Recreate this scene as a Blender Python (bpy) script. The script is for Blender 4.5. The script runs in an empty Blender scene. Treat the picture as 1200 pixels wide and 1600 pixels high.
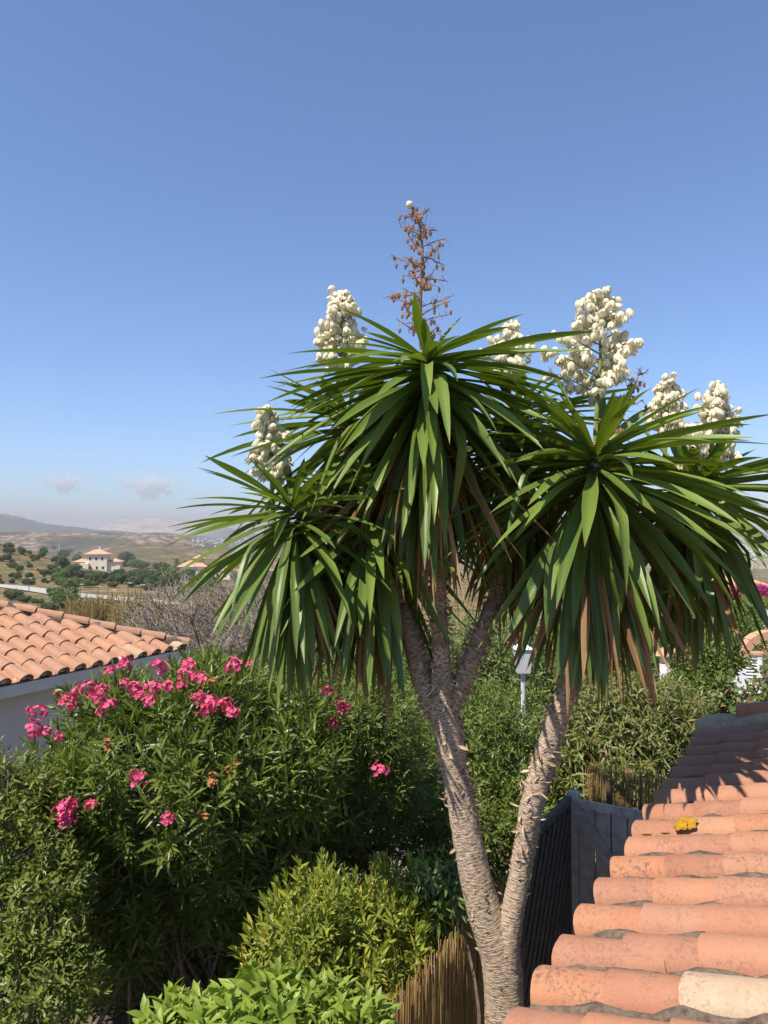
import bpy, math, random
import numpy as np
from mathutils import Vector, Matrix, Euler
random.seed(7); RNG = np.random.default_rng(7)
R = math.radians
sc = bpy.context.scene
COL = sc.collection
# ------------------------------------------------------------------ camera
CAMZ, F, PITCH = 4.2, 1150.0, math.atan(35/1150)
cd = bpy.data.cameras.new('camera'); cam = bpy.data.objects.new('camera', cd); COL.objects.link(cam)
cd.sensor_fit = 'VERTICAL'; cd.sensor_height = 36; cd.lens = 36*F/1600
cd.clip_start = .05; cd.clip_end = 60000
cam.location = (0, 0, CAMZ); cam.rotation_euler = (R(90)+PITCH, 0, 0)
sc.camera = cam
# ------------------------------------------------------------------ world, sun, exposure
SUN_AZ, SUN_EL = -132.0, 57.0
w = bpy.data.worlds.new('World'); sc.world = w; w.use_nodes = True
nt = w.node_tree; bg = nt.nodes['Background']
sky = nt.nodes.new('ShaderNodeTexSky'); sky.sky_type = 'NISHITA'; sky.sun_disc = False
sky.sun_elevation = R(SUN_EL); sky.sun_rotation = R(SUN_AZ % 360)
sky.air_density = 1.3; sky.dust_density = .4; sky.ozone_density = 8; sky.altitude = 3000
nt.links.new(sky.outputs[0], bg.inputs[0]); bg.inputs[1].default_value = .117
sd = bpy.data.lights.new('sun', 'SUN'); sd.energy = 4.4; sd.angle = R(.53); sd.color = (1, .93, .82)
so = bpy.data.objects.new('sun', sd); COL.objects.link(so)
sdir = Vector((math.sin(R(SUN_AZ))*math.cos(R(SUN_EL)), math.cos(R(SUN_AZ))*math.cos(R(SUN_EL)), math.sin(R(SUN_EL))))
so.rotation_euler = sdir.to_track_quat('Z', 'Y').to_euler(); so.location = sdir*50
vs = sc.view_settings; vs.view_transform = 'Standard'; vs.look = 'None'; vs.exposure = 0.72; vs.gamma = 1
sc.cycles.use_denoising = True
sc.cycles.max_bounces = 8; sc.cycles.diffuse_bounces = 3; sc.cycles.glossy_bounces = 2
sc.cycles.transmission_bounces = 4; sc.cycles.volume_bounces = 6; sc.cycles.transparent_max_bounces = 8

# ------------------------------------------------------------------ helpers
def P(px, py, Y):
    """point on the ray of a photo pixel at forward distance Y"""
    a, v = (px-600)/F, (800-py)/F
    y = math.cos(PITCH)-math.sin(PITCH)*v; z = math.sin(PITCH)+math.cos(PITCH)*v
    return np.array([a*Y/y, Y, CAMZ+z*Y/y])
def link(o, parent=None):
    COL.objects.link(o)
    if parent is not None: o.parent = parent
    return o
def tag(o, label=None, cat=None, group=None, kind=None):
    if label: o['label'] = label
    if cat: o['category'] = cat
    if group: o['group'] = group
    if kind: o['kind'] = kind
    return o
def empty(name, loc=(0, 0, 0), label=None, cat=None, group=None, rz=0):
    o = bpy.data.objects.new(name, None); o.empty_display_size = .1
    o.location = tuple(float(c) for c in loc); o.rotation_euler = (0, 0, rz); link(o)
    return tag(o, label, cat, group)
def mesh(name, V, T, mat=None, col=None, uv=None, smooth=False):
    """V (n,3), T list of faces (or int array of equal-sized faces); col (n,4) point colours; uv (n,2) per vertex"""
    me = bpy.data.meshes.new(name)
    V = np.asarray(V, np.float32)
    if isinstance(T, np.ndarray):
        k = T.shape[1]; n = len(T)
        me.vertices.add(len(V)); me.vertices.foreach_set('co', V.ravel())
        me.loops.add(n*k); me.loops.foreach_set('vertex_index', T.astype(np.int32).ravel())
        me.polygons.add(n); me.polygons.foreach_set('loop_start', np.arange(0, n*k, k, dtype=np.int32))
        try: me.polygons.foreach_set('loop_total', np.full(n, k, np.int32))
        except Exception: pass
        me.update(calc_edges=True)
    else:
        me.from_pydata(V.tolist(), [], [tuple(int(i) for i in f) for f in T]); me.update()
    if smooth: me.polygons.foreach_set('use_smooth', np.ones(len(me.polygons), bool))
    if col is not None:
        a = me.color_attributes.new('Col', 'FLOAT_COLOR', 'POINT'); a.data.foreach_set('color', np.asarray(col, np.float32).ravel())
    if uv is not None:
        l = me.uv_layers.new(name='UVMap'); idx = np.empty(len(me.loops), np.int32); me.loops.foreach_get('vertex_index', idx)
        l.data.foreach_set('uv', np.asarray(uv, np.float32)[idx].ravel())
    if mat: me.materials.append(mat)
    return me
def obj(name, me, parent=None, M=None):
    o = bpy.data.objects.new(name, me); link(o, parent)
    if M is not None: o.matrix_basis = M
    return o
class B:
    """collects simple solids into one mesh"""
    def __init__(s): s.V = []; s.T = []; s.n = 0
    def add(s, V, T):
        s.V.append(np.asarray(V, float).reshape(-1, 3)); s.T += [tuple(i+s.n for i in f) for f in T]; s.n += len(s.V[-1]); return s
    def box(s, c, d, rz=0, M=None):
        x, y, z = d[0]/2, d[1]/2, d[2]/2
        v = np.array([(-x,-y,-z),(x,-y,-z),(x,y,-z),(-x,y,-z),(-x,-y,z),(x,-y,z),(x,y,z),(-x,y,z)])
        if M is not None: v = v @ np.array(M.to_3x3()).T
        elif rz: k, q = math.cos(rz), math.sin(rz); v = v @ np.array([[k, q, 0], [-q, k, 0], [0, 0, 1]])
        return s.add(v+np.asarray(c, float), [(3,2,1,0),(4,5,6,7),(0,1,5,4),(1,2,6,5),(2,3,7,6),(3,0,4,7)])
    def tube(s, pts, rad, n=8, cap=True):
        V, T = tube(pts, rad, n)
        m = len(pts)
        if cap: T = list(T)+[tuple(range(n-1, -1, -1)), tuple(range((m-1)*n, m*n))]
        return s.add(V, T)
    def out(s, name, mat, parent=None, smooth=False, M=None):
        return obj(name, mesh(name, np.concatenate(s.V), s.T, mat, smooth=smooth), parent, M)
def frames(pts):
    pts = np.asarray(pts, float); d = np.gradient(pts, axis=0); d /= np.linalg.norm(d, axis=1)[:, None]+1e-12
    ref = np.array([0, 1., 0]) if abs(d[0] @ np.array([0, 1., 0])) < .9 else np.array([1., 0, 0])
    e1 = np.zeros_like(d); a = ref
    for i in range(len(d)):
        a = a-(a @ d[i])*d[i]; a /= np.linalg.norm(a)+1e-12; e1[i] = a
    return d, e1, np.cross(d, e1)
def tube(pts, rad, n=8):
    pts = np.asarray(pts, float); m = len(pts); rad = np.broadcast_to(np.asarray(rad, float), (m,))
    d, e1, e2 = frames(pts); t = np.arange(n)*2*math.pi/n
    V = pts[:, None]+rad[:, None, None]*(np.cos(t)[None, :, None]*e1[:, None]+np.sin(t)[None, :, None]*e2[:, None])
    T = [(i*n+j, i*n+(j+1) % n, (i+1)*n+(j+1) % n, (i+1)*n+j) for i in range(m-1) for j in range(n)]
    return V.reshape(-1, 3), T
def smooth_path(pts, step):
    """Catmull-Rom through points (each row any width), resampled"""
    p = np.asarray(pts, float); p = np.vstack([2*p[0]-p[1], p, 2*p[-1]-p[-2]]); out = []
    for i in range(1, len(p)-2):
        n = max(2, int(np.linalg.norm(p[i+1][:3]-p[i][:3])/step))
        for k in range(n):
            t = k/n; a, b, c, e = p[i-1], p[i], p[i+1], p[i+2]
            out.append(.5*((2*b)+(c-a)*t+(2*a-5*b+4*c-e)*t*t+(3*b-a-3*c+e)*t**3))
    out.append(p[-2]); return np.array(out)
_ph = np.random.default_rng(3).uniform(0, 6.28, (40, 8)); _dr = np.random.default_rng(4).normal(size=(40, 8, 3))
def sn(x, y, z=0, s=0):
    """cheap smooth pseudo noise in about -1..1"""
    r = 0
    for k in range(8): r = r+np.sin(_dr[s % 40, k, 0]*x+_dr[s % 40, k, 1]*y+_dr[s % 40, k, 2]*z+_ph[s % 40, k])
    return r/4
# ------------------------------------------------------------------ materials
class NT:
    def __init__(s, name):
        s.m = bpy.data.materials.new(name); s.m.use_nodes = True; s.t = s.m.node_tree; s.b = s.t.nodes['Principled BSDF']; s.o = s.t.nodes['Material Output']
    def n(s, ty, ins=None, **kw):
        x = s.t.nodes.new('ShaderNode'+ty)
        for k, v in kw.items(): setattr(x, k, v)
        for k, v in (ins or {}).items(): s.set(x.inputs[k], v)
        return x
    def set(s, sock, v):
        if isinstance(v, bpy.types.NodeSocket): s.t.links.new(v, sock)
        elif isinstance(v, bpy.types.Node): s.t.links.new(v.outputs[0], sock)
        else:
            if hasattr(sock.default_value, '__len__') and not isinstance(v, str) and len(v) == 3 and len(sock.default_value) == 4: v = (*v, 1)
            sock.default_value = v
    def mix(s, f, a, b, mode='MIX'):
        x = s.n('Mix', data_type='RGBA', blend_type=mode); s.set(x.inputs[0], f); s.set(x.inputs[6], a); s.set(x.inputs[7], b); return x.outputs[2]
    def ramp(s, f, stops):
        x = s.n('ValToRGB', {0: f}); e = x.color_ramp.elements
        while len(e) < len(stops): e.new(.5)
        for i, (p, c) in enumerate(stops):
            e[i].position = p; e[i].color = (*c, 1) if hasattr(c, '__len__') else (c, c, c, 1)
        return x.outputs[0]
    def math(s, op, a, b=0, c=None):
        x = s.n('Math', operation=op); s.set(x.inputs[0], a); s.set(x.inputs[1], b)
        if c is not None: s.set(x.inputs[2], c)
        return x.outputs[0]
    def noise(s, scale, vec=None, detail=4, rough=.55, dist=0, out=0):
        x = s.n('TexNoise', {'Scale': scale, 'Detail': detail, 'Roughness': rough, 'Distortion': dist})
        if vec is not None: s.set(x.inputs['Vector'], vec)
        return x.outputs[out]
    def vor(s, scale, vec=None, feature='F1', out='Distance', rnd=1):
        x = s.n('TexVoronoi', {'Scale': scale, 'Randomness': rnd}, feature=feature)
        if vec is not None: s.set(x.inputs['Vector'], vec)
        return x.outputs[out]
    def coord(s, o='Object'): return s.n('TexCoord').outputs[o]
    def pos(s): return s.n('NewGeometry').outputs['Position']
    def bump(s, h, strength=.5, dist=.01):
        x = s.n('Bump', {'Height': h, 'Strength': strength, 'Distance': dist}); s.set(s.b.inputs['Normal'], x.outputs[0])
    def fin(s, color=None, rough=.8, spec=.3):
        if color is not None: s.set(s.b.inputs['Base Color'], color)
        s.set(s.b.inputs['Roughness'], rough); s.set(s.b.inputs['Specular IOR Level'], spec); return s.m
def vscale(M, vec, sx, sy, sz):
    x = M.n('Mapping', {'Scale': (sx, sy, sz)}); M.set(x.inputs[0], vec); return x.outputs[0]
def flat(name, c, rough=.8, var=.15, scale=8, bump=0, spec=.3):
    M = NT(name); p = M.pos(); n = M.noise(scale, p, 5, .65)
    c0 = tuple(v*(1-var) for v in c); c1 = tuple(min(1, v*(1+var)) for v in c)
    if bump: M.bump(n, bump, .02)
    return M.fin(M.ramp(n, [(.3, c0), (.7, c1)]), rough, spec)
def leafmat(name, dark, light, old=None, rough=.45, trans=.22, tcol=None, spec=.4):
    """Col.r random per leaf, Col.g position along leaf, Col.b random per shoot"""
    M = NT(name); a = M.n('Attribute', attribute_name='Col'); s = M.n('SeparateColor', {0: a.outputs['Color']})
    f = M.math('ADD', M.math('MULTIPLY', s.outputs[0], .55), M.math('MULTIPLY', s.outputs[2], .45))
    k_ = 1.22 if max(light) < .35 else 1.0
    c = M.mix(f, tuple(v*k_*q for v, q in zip(dark, (1.05, 1, .9))), tuple(v*k_*q for v, q in zip(light, (1.05, 1, .9))))
    if old: c = M.mix(M.math('GREATER_THAN', s.outputs[0], old[1]), c, old[0])
    M.fin(c, rough, spec)
    tr = M.n('BsdfTranslucent'); M.set(tr.inputs[0], M.mix(1.0, c, tcol or (1.5, 1.7, .6), 'MULTIPLY'))
    mx = M.n('MixShader', {0: trans, 1: M.b, 2: tr}); M.t.links.new(mx.outputs[0], M.o.inputs[0])
    return M.m
def terracotta(name='terracotta', wash=0.0):
    M = NT(name); oi = M.n('ObjectInfo'); rnd = oi.outputs['Random']; co = M.coord('Object')
    off = M.n('VectorMath', {0: co}, operation='ADD'); cmb = M.n('CombineXYZ', {0: M.math('MULTIPLY', rnd, 37), 1: M.math('MULTIPLY', rnd, 91), 2: 0}); M.set(off.inputs[1], cmb.outputs[0]); v = off.outputs[0]
    base = M.ramp(rnd, [(0, (.29, .105, .06)), (.18, (.38, .18, .115)), (.38, (.44, .17, .075)), (.55, (.30, .135, .095)), (.72, (.46, .225, .12)), (.86, (.35, .14, .08)), (.94, (.36, .16, .09)), (.95, (.48, .38, .25))])
    big = M.noise(6, v, 4, .6); c = M.mix(M.math('MULTIPLY', M.ramp(big, [(.35, 0.), (.7, 1.)]), .45), base, (.43, .225, .135))
    c = M.mix(M.math('MULTIPLY', M.ramp(M.noise(14, v, 5, .7), [(.5, 0.), (.75, 1.)]), .35), c, (.36, .16, .10))
    if wash: c = M.mix(wash, c, (.62, .42, .27))
    # dark lichen on some tiles
    amt = M.ramp(M.math('FRACT', M.math('MULTIPLY', rnd, 17.3)), [(.45, .40), (.75, .62), (.92, .9)])
    sp = M.ramp(M.noise(55, v, 6, .75), [(.5, 0.), (.58, 1.)]); patch = M.ramp(M.noise(5, v, 3, .6), [(.40, 0.), (.56, 1.)])
    c = M.mix(M.math('MULTIPLY', M.math('MULTIPLY', sp, patch), amt), c, (.10, .075, .055))
    fine = M.noise(160, v, 3, .6); c = M.mix(.14, c, M.ramp(fine, [(.3, (.25, .12, .07)), (.7, (.72, .42, .27))]))
    M.bump(M.math('ADD', M.noise(30, v, 5, .65), M.math('MULTIPLY', fine, .4)), .35, .004)
    return M.fin(c, .85, .25)
def bark():
    M = NT('yucca_bark'); uv = M.coord('UV')
    st = vscale(M, uv, 26, 95, 1); n1 = M.noise(1.0, st, 4, .65, .25); st2 = vscale(M, uv, 30, 170, 1); n2 = M.noise(1.0, st2, 3, .7, .1)
    big = M.noise(5, M.pos(), 4, .6)
    c = M.ramp(n1, [(.36, (.09, .055, .03)), (.45, (.33, .225, .14)), (.54, (.56, .41, .28)), (.66, (.72, .58, .43))])
    c = M.mix(M.math('MULTIPLY', M.ramp(n2, [(.52, 0.), (.62, 1.)]), .75), c, (.72, .62, .50))
    c = M.mix(M.math('MULTIPLY', M.ramp(big, [(.5, 0.), (.75, 1.)]), .5), c, (.40, .29, .20))
    M.bump(M.math('ADD', n1, M.math('MULTIPLY', n2, .5)), 1.0, .018)
    return M.fin(c, .9, .15)
def yleafmat():
    M = NT('yucca_leaf'); a = M.n('Attribute', attribute_name='Col'); s = M.n('SeparateColor', {0: a.outputs['Color']})
    uv = M.coord('UV'); st = M.noise(1.0, vscale(M, uv, 16, 1.2, 1), 3, .6); pat = M.noise(5, M.pos(), 3, .6)
    c = M.mix(s.outputs[0], (.050, .095, .014), (.175, .24, .036))
    c = M.mix(M.math('MULTIPLY', st, .6), c, (.16, .225, .05))
    c = M.mix(M.math('MULTIPLY', M.ramp(pat, [(.45, 0.), (.7, 1.)]), .35), c, (.10, .16, .03))
    edge = M.math('POWER', s.outputs[2], 6.0); c = M.mix(M.math('MULTIPLY', edge, .6), c, (.18, .23, .06))
    tip = M.ramp(s.outputs[1], [(.93, 0.), (1., 1.)]); c = M.mix(tip, c, (.20, .13, .05))
    M.bump(st, .3, .004); M.fin(c, .36, .36)
    tr = M.n('BsdfTranslucent'); M.set(tr.inputs[0], M.mix(1.0, c, (1.7, 1.8, .4), 'MULTIPLY'))
    mx = M.n('MixShader', {0: .16, 1: M.b, 2: tr}); M.t.links.new(mx.outputs[0], M.o.inputs[0]); return M.m
def terrain_mat():
    M = NT('dry_hillside'); p = M.pos(); d = M.n('VectorMath', {0: p}, operation='LENGTH').outputs['Value']
    far = M.n('MapRange', {0: d, 1: 350.0, 2: 1400.0}).outputs[0]; vfar = M.n('MapRange', {0: d, 1: 2200.0, 2: 3600.0}).outputs[0]
    g1 = M.noise(.035, p, 6, .62); g2 = M.noise(.4, p, 5, .65)
    dry = M.ramp(g1, [(.35, (.14, .105, .05)), (.46, (.28, .175, .09)), (.57, (.36, .19, .10)), (.70, (.13, .105, .05))])
    dry = M.mix(M.math('MULTIPLY', M.ramp(g2, [(.44, 0.), (.56, 1.)]), .8), dry, (.075, .085, .03))
    dry = M.mix(M.math('MULTIPLY', M.ramp(M.noise(.13, p, 5, .7), [(.45, 0.), (.56, 1.)]), .7), dry, (.06, .075, .028)); dry = M.mix(M.math('MULTIPLY', M.ramp(M.noise(1.1, p, 4, .7), [(.5, 0.), (.6, 1.)]), .5), dry, (.30, .24, .12))
    mid = M.ramp(M.noise(.006, p, 7, .68), [(.38, (.05, .055, .03)), (.48, (.13, .10, .06)), (.56, (.34, .225, .16)), (.70, (.27, .18, .13))])
    mid = M.mix(M.ramp(M.noise(.05, p, 5, .7), [(.46, 0.), (.55, .9)]), mid, (.045, .055, .028))
    dist = M.ramp(M.noise(.002, p, 7, .7), [(.4, (.035, .05, .028)), (.55, (.06, .07, .04)), (.68, (.20, .16, .11))])
    c = M.mix(far, dry, mid); c = M.mix(vfar, c, dist)
    # quarry scar on the far hill, fields of the plain on the right
    sx = M.n('SeparateXYZ', {0: p})
    q = M.math('MULTIPLY', M.n('MapRange', {0: sx.outputs[1], 1: 6300.0, 2: 6700.0}).outputs[0], M.n('MapRange', {0: sx.outputs[0], 1: -1500.0, 2: -1900.0}).outputs[0])
    c = M.mix(q, c, M.ramp(M.noise(.006, vscale(M, p, 1, 1, 6), 6, .7), [(.38, (.22, .20, .17)), (.5, (.50, .42, .34)), (.65, (.58, .48, .38))]))
    fl = M.math('MULTIPLY', M.n('MapRange', {0: sx.outputs[0], 1: 350.0, 2: 600.0}).outputs[0], far)
    c = M.mix(fl, c, M.ramp(M.noise(.005, vscale(M, p, 1, .35, 1), 5, .6), [(.4, (.05, .075, .03)), (.5, (.20, .22, .09)), (.6, (.34, .28, .17)), (.72, (.12, .14, .06))]))
    near = M.n('MapRange', {0: d, 1: 14.0, 2: 30.0}).outputs[0]
    soil = M.ramp(M.noise(9, p, 6, .7), [(.3, (.07, .052, .038)), (.5, (.15, .115, .08)), (.7, (.24, .19, .14))])
    c = M.mix(near, soil, c)
    M.bump(M.noise(20, p, 5, .7), .6, .03)
    return M.fin(c, .95, .1)
MT = {}
MT['tile'] = terracotta(); MT['oldtile'] = terracotta('weathered_terracotta', .26); MT['bark'] = bark(); MT['yleaf'] = yleafmat(); MT['ground'] = terrain_mat()
MT['mortar'] = flat('mortar', (.15, .11, .08), .95, .6, 26, 1.0)
MT['lime'] = flat('lime_mortar', (.52, .49, .45), .95, .25, 18, .6)
MT['wall'] = flat('rendered_wall', (.72, .63, .55), .9, .06, 2.5, .15)
MT['white'] = flat('white_render', (.8, .79, .77), .85, .05, 3, .1)
MT['cream'] = flat('cream_render', (.74, .66, .52), .9, .08, .4)
MT['ochre'] = flat('ochre_render', (.55, .40, .22), .9, .12, .5)
MT['fartile'] = flat('far_roof_tiles', (.58, .33, .20), .9, .25, 1.5)
MT['glass'] = flat('window_glass', (.03, .035, .045), .15, .1, 1, 0, .5)
MT['wood'] = flat('grey_wood', (.42, .38, .34), .8, .3, 14, .3)
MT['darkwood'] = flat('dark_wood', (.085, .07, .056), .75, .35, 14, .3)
MT['brownwood'] = flat('brown_wood', (.16, .08, .04), .7, .3, 10)
MT['dead'] = leafmat('dead_leaf', (.20, .115, .055), (.42, .27, .15), ((.34, .17, .03), .86), .75, .15, (1.2, .9, .5), .2)
MT['stem'] = flat('shrub_stem', (.17, .12, .08), .9, .35, 20, .5)
MT['twig'] = flat('bare_twigs', (.25, .205, .175), .95, .35, 6)
MT['spike'] = flat('dried_flower_stalk', (.30, .17, .10), .85, .4, 25)
MT['stalk'] = flat('flower_stalk', (.22, .26, .08), .7, .25, 20)
MT['road'] = flat('pale_road', (.42, .385, .34), .9, .12, .3)
MT['steel'] = flat('painted_steel', (.62, .62, .62), .45, .06, 3, 0, .5)
MT['pole'] = flat('dark_pole', (.08, .08, .08), .6, .1, 3)
MT['turb'] = flat('turbine_white', (.82, .82, .82), .5, .03, 1)
MT['stone'] = flat('field_stone', (.42, .31, .20), .9, .3, 12, .7)
MT['oleander'] = leafmat('oleander_leaf', (.058, .092, .020), (.17, .215, .045), ((.20, .20, .05), .975), .36, .24)
MT['pitto'] = leafmat('pittosporum_leaf', (.11, .155, .025), (.33, .37, .06), ((.48, .38, .05), .93), .42, .25)
MT['broad'] = leafmat('broad_leaf', (.12, .18, .025), (.26, .33, .06), None, .45, .3)
MT['leftshrub'] = leafmat('left_shrub_leaf', (.065, .095, .018), (.19, .225, .045), ((.22, .16, .06), .96), .45, .22)
MT['hedge'] = leafmat('hedge_leaf', (.052, .082, .017), (.145, .19, .034), ((.22, .20, .03), .97), .42, .22)
MT['hedge2'] = leafmat('pale_hedge_leaf', (.07, .115, .030), (.16, .22, .065), ((.24, .2, .08), .95), .5, .25)
MT['mango'] = leafmat('lance_leaf_hedge', (.070, .092, .024), (.21, .225, .07), ((.30, .16, .09), .955), .42, .2)
MT['climber'] = leafmat('climber_leaf', (.05, .085, .022), (.15, .20, .06), ((.33, .15, .10), .93), .5, .22)
MT['bush'] = leafmat('far_bush_leaf', (.028, .052, .018), (.075, .11, .032), None, .6, .15)
MT['bush2'] = leafmat('bright_bush_leaf', (.05, .09, .02), (.12, .17, .035), None, .6, .2)
MT['palm'] = leafmat('palm_leaf', (.05, .075, .025), (.12, .15, .05), None, .55, .2)
MT['drygrass'] = leafmat('dry_reed_leaf', (.20, .15, .06), (.46, .34, .15), ((.14, .18, .05), .8), .7, .25, (1.1, 1.0, .6))
MT['sparse'] = leafmat('sparse_leaf', (.10, .12, .045), (.24, .24, .10), ((.30, .22, .10), .8), .7, .2)
MT['pink'] = leafmat('oleander_petal', (.60, .045, .17), (.86, .20, .38), None, .55, .25, (1.2, .7, .9), .25)
MT['bract'] = leafmat('bougainvillea_bract', (.42, .03, .22), (.66, .10, .40), None, .6, .25, (1.2, .6, 1.0), .2)
MT['withered'] = leafmat('withered_flower', (.24, .09, .04), (.42, .20, .09), None, .8, .1, None, .2)
MT['reed'] = leafmat('dry_reed', (.28, .17, .06), (.60, .42, .19), ((.66, .50, .28), .8), .5, .25, None, .3)
MT['flake'] = leafmat('bark_flake', (.28, .18, .11), (.62, .48, .34), None, .9, .1, (1, .9, .8), .15)
def bellmat():
    M = NT('yucca_petal'); a = M.n('Attribute', attribute_name='Col'); s = M.n('SeparateColor', {0: a.outputs['Color']})
    c = M.mix(s.outputs[1], (.86, .80, .62), (.80, .69, .40)); M.fin(c, .6, .3)
    tr = M.n('BsdfTranslucent'); M.set(tr.inputs[0], (.9, .85, .62)); mx = M.n('MixShader', {0: .25, 1: M.b, 2: tr}); M.t.links.new(mx.outputs[0], M.o.inputs[0]); return M.m
MT['bell'] = bellmat()
def lichenmat():
    M = NT('yellow_lichen'); p = M.pos(); M.bump(M.noise(90, p, 4, .7), 1, .01)
    return M.fin(M.ramp(M.noise(60, p, 4, .7), [(.3, (.30, .15, .02)), (.6, (.52, .29, .03))]), .95, .1)
MT['lichen'] = lichenmat()

# ------------------------------------------------------------------ terrain
def sstep(x, a, b):
    t = np.clip((x-a)/(b-a), 0, 1); return t*t*(3-2*t)
def H(X, Y):
    X = np.asarray(X, float); Y = np.asarray(Y, float); r = np.hypot(X, Y)
    h = np.interp(r, [0, 16, 30, 70, 130, 200, 300, 450, 800, 1500, 12000], [0, 0, -1.2, -6.5, -9, -11, -14, -20, -38, -60, -60])
    h = h+26*np.exp(-((X+215)/72)**2-((Y-300)/100)**2)
    h = h+36*np.exp(-((X+300)/170)**2-((Y-1000)/220)**2)
    h = h+72*np.exp(-((Y-2000)/330)**2)*sstep(X, -1350, -950)*(1-sstep(X, -620, -330))*(1+.05*np.sin(X/90))
    h = h+268*np.exp(-((Y-5000)/900)**2)*(1-.72*sstep(X, -3300, -1700)-.28*sstep(X, -1800, -500))*(1+.02*np.sin(X/160))
    h = h+235*np.exp(-((Y-7600)/800)**2)*sstep(X, -3100, -2600)*(1-.35*sstep(X, -2100, -1850)-.65*sstep(X, -1750, -1000))*(1+.05*np.sin(X/75)+.04*np.sin(X/31))
    h = h+90*np.exp(-((Y-9500)/900)**2)*(.6+.4*np.sin(X/700+1))
    am = np.interp(r, [20, 60, 300, 1500, 5000], [0, .25, 1.4, 11, 18])
    sc_ = np.interp(r, [20, 300, 1500, 5000], [.12, .045, .012, .004])
    h = h+am*.5*(sn(X*.045, Y*.045, 0, 1)*(r < 500)+sn(X*.012, Y*.012, 0, 2)+.5*sn(X*.03, Y*.03, 0, 3)*(r > 300))*(r > 20)
    return h
def ground_hit(px, py, lo=20, hi=11000):
    d = P(px, py, 1.0)-np.array([0, 0, CAMZ]); Y = np.geomspace(lo, hi, 4000)
    z = CAMZ+d[2]*Y; hh = H(d[0]*Y, Y); k = np.argmax(z <= hh)
    if z[k] > hh[k]: k = len(Y)-1
    return np.array([d[0]*Y[k], Y[k], float(hh[k])])
az = np.concatenate([np.arange(-180, -45, 5), np.arange(-45, 45, .35), np.arange(45, 180, 5)])
rr = np.concatenate([[3, 8, 14], np.geomspace(17, 12000, 230)])
A_, R_ = np.meshgrid(np.radians(az), rr); X_ = R_*np.sin(A_); Y_ = R_*np.cos(A_)
V = np.stack([X_, Y_, H(X_, Y_)], -1).reshape(-1, 3); V = np.vstack([V, [[0, 0, 0]]]); na = len(az)
T = np.array([(i*na+j, i*na+(j+1) % na, (i+1)*na+(j+1) % na, (i+1)*na+j) for i in range(len(rr)-1) for j in range(na)])[:, ::-1]
Tc = [(len(V)-1, (j+1) % na, j) for j in range(na)]
gme = mesh('ground', V, [tuple(t) for t in T]+Tc, MT['ground'], smooth=True)
tag(obj('ground', gme), 'dry earth and scrubby hillsides falling away to the valley', None, None, 'structure')

# haze: closed box of even air round the whole scene
hb = B(); hb.box((0, 0, 90), (25000, 25000, 400)); hm = bpy.data.materials.new('haze'); hm.use_nodes = True
hn = hm.node_tree; hn.nodes.remove(hn.nodes['Principled BSDF']); pv = hn.nodes.new('ShaderNodeVolumePrincipled')
pv.inputs['Color'].default_value = (.56, .555, .60, 1); pv.inputs['Density'].default_value = 2.0e-4; pv.inputs['Anisotropy'].default_value = 0
hn.links.new(pv.outputs[0], hn.nodes['Material Output'].inputs['Volume'])
tag(hb.out('haze', hm), 'pale summer haze filling the valley air', None, None, 'stuff')

# ------------------------------------------------------------------ foliage engine
def unit(v): return v/(np.linalg.norm(v, axis=-1, keepdims=True)+1e-12)
def leaves(pos, d, up, L, W, c1, c2, fold=.25, curl=.15, simple=False, mid=.45):
    """leaf blades: pos (n,3) base, d direction, up normal hint; returns V,T,col"""
    n = len(pos); d = unit(d); side = unit(np.cross(d, up)); up = np.cross(side, d); L = L[:, None]; W = W[:, None]
    if simple:
        prof = [(0, 0, 0), (mid, -.5, fold), (mid, .5, fold), (1, 0, 0)]; tri = [(0, 2, 1), (1, 2, 3)]
    else:
        prof = [(0, 0, 0), (.3, -.42, fold), (.3, 0, 0), (.3, .42, fold), (.65, -.40, fold), (.65, 0, 0), (.65, .40, fold), (1, 0, 0)]
        tri = [(0, 2, 1), (0, 3, 2), (1, 2, 5), (1, 5, 4), (2, 3, 6), (2, 6, 5), (4, 5, 7), (5, 6, 7)]
    V = np.stack([pos+d*L*t+side*W*s+up*(W*f*.5-curl*L*t*t) for t, s, f in prof], 1)
    k = len(prof); T = (np.arange(n)[:, None, None]*k+np.array(tri)[None]).reshape(-1, 3)
    c = np.zeros((n, k, 4)); c[..., 0] = c1[:, None]; c[..., 1] = np.array([q[0] for q in prof])[None]; c[..., 2] = c2[:, None]; c[..., 3] = 1
    return V.reshape(-1, 3), T, c.reshape(-1, 4)
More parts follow.
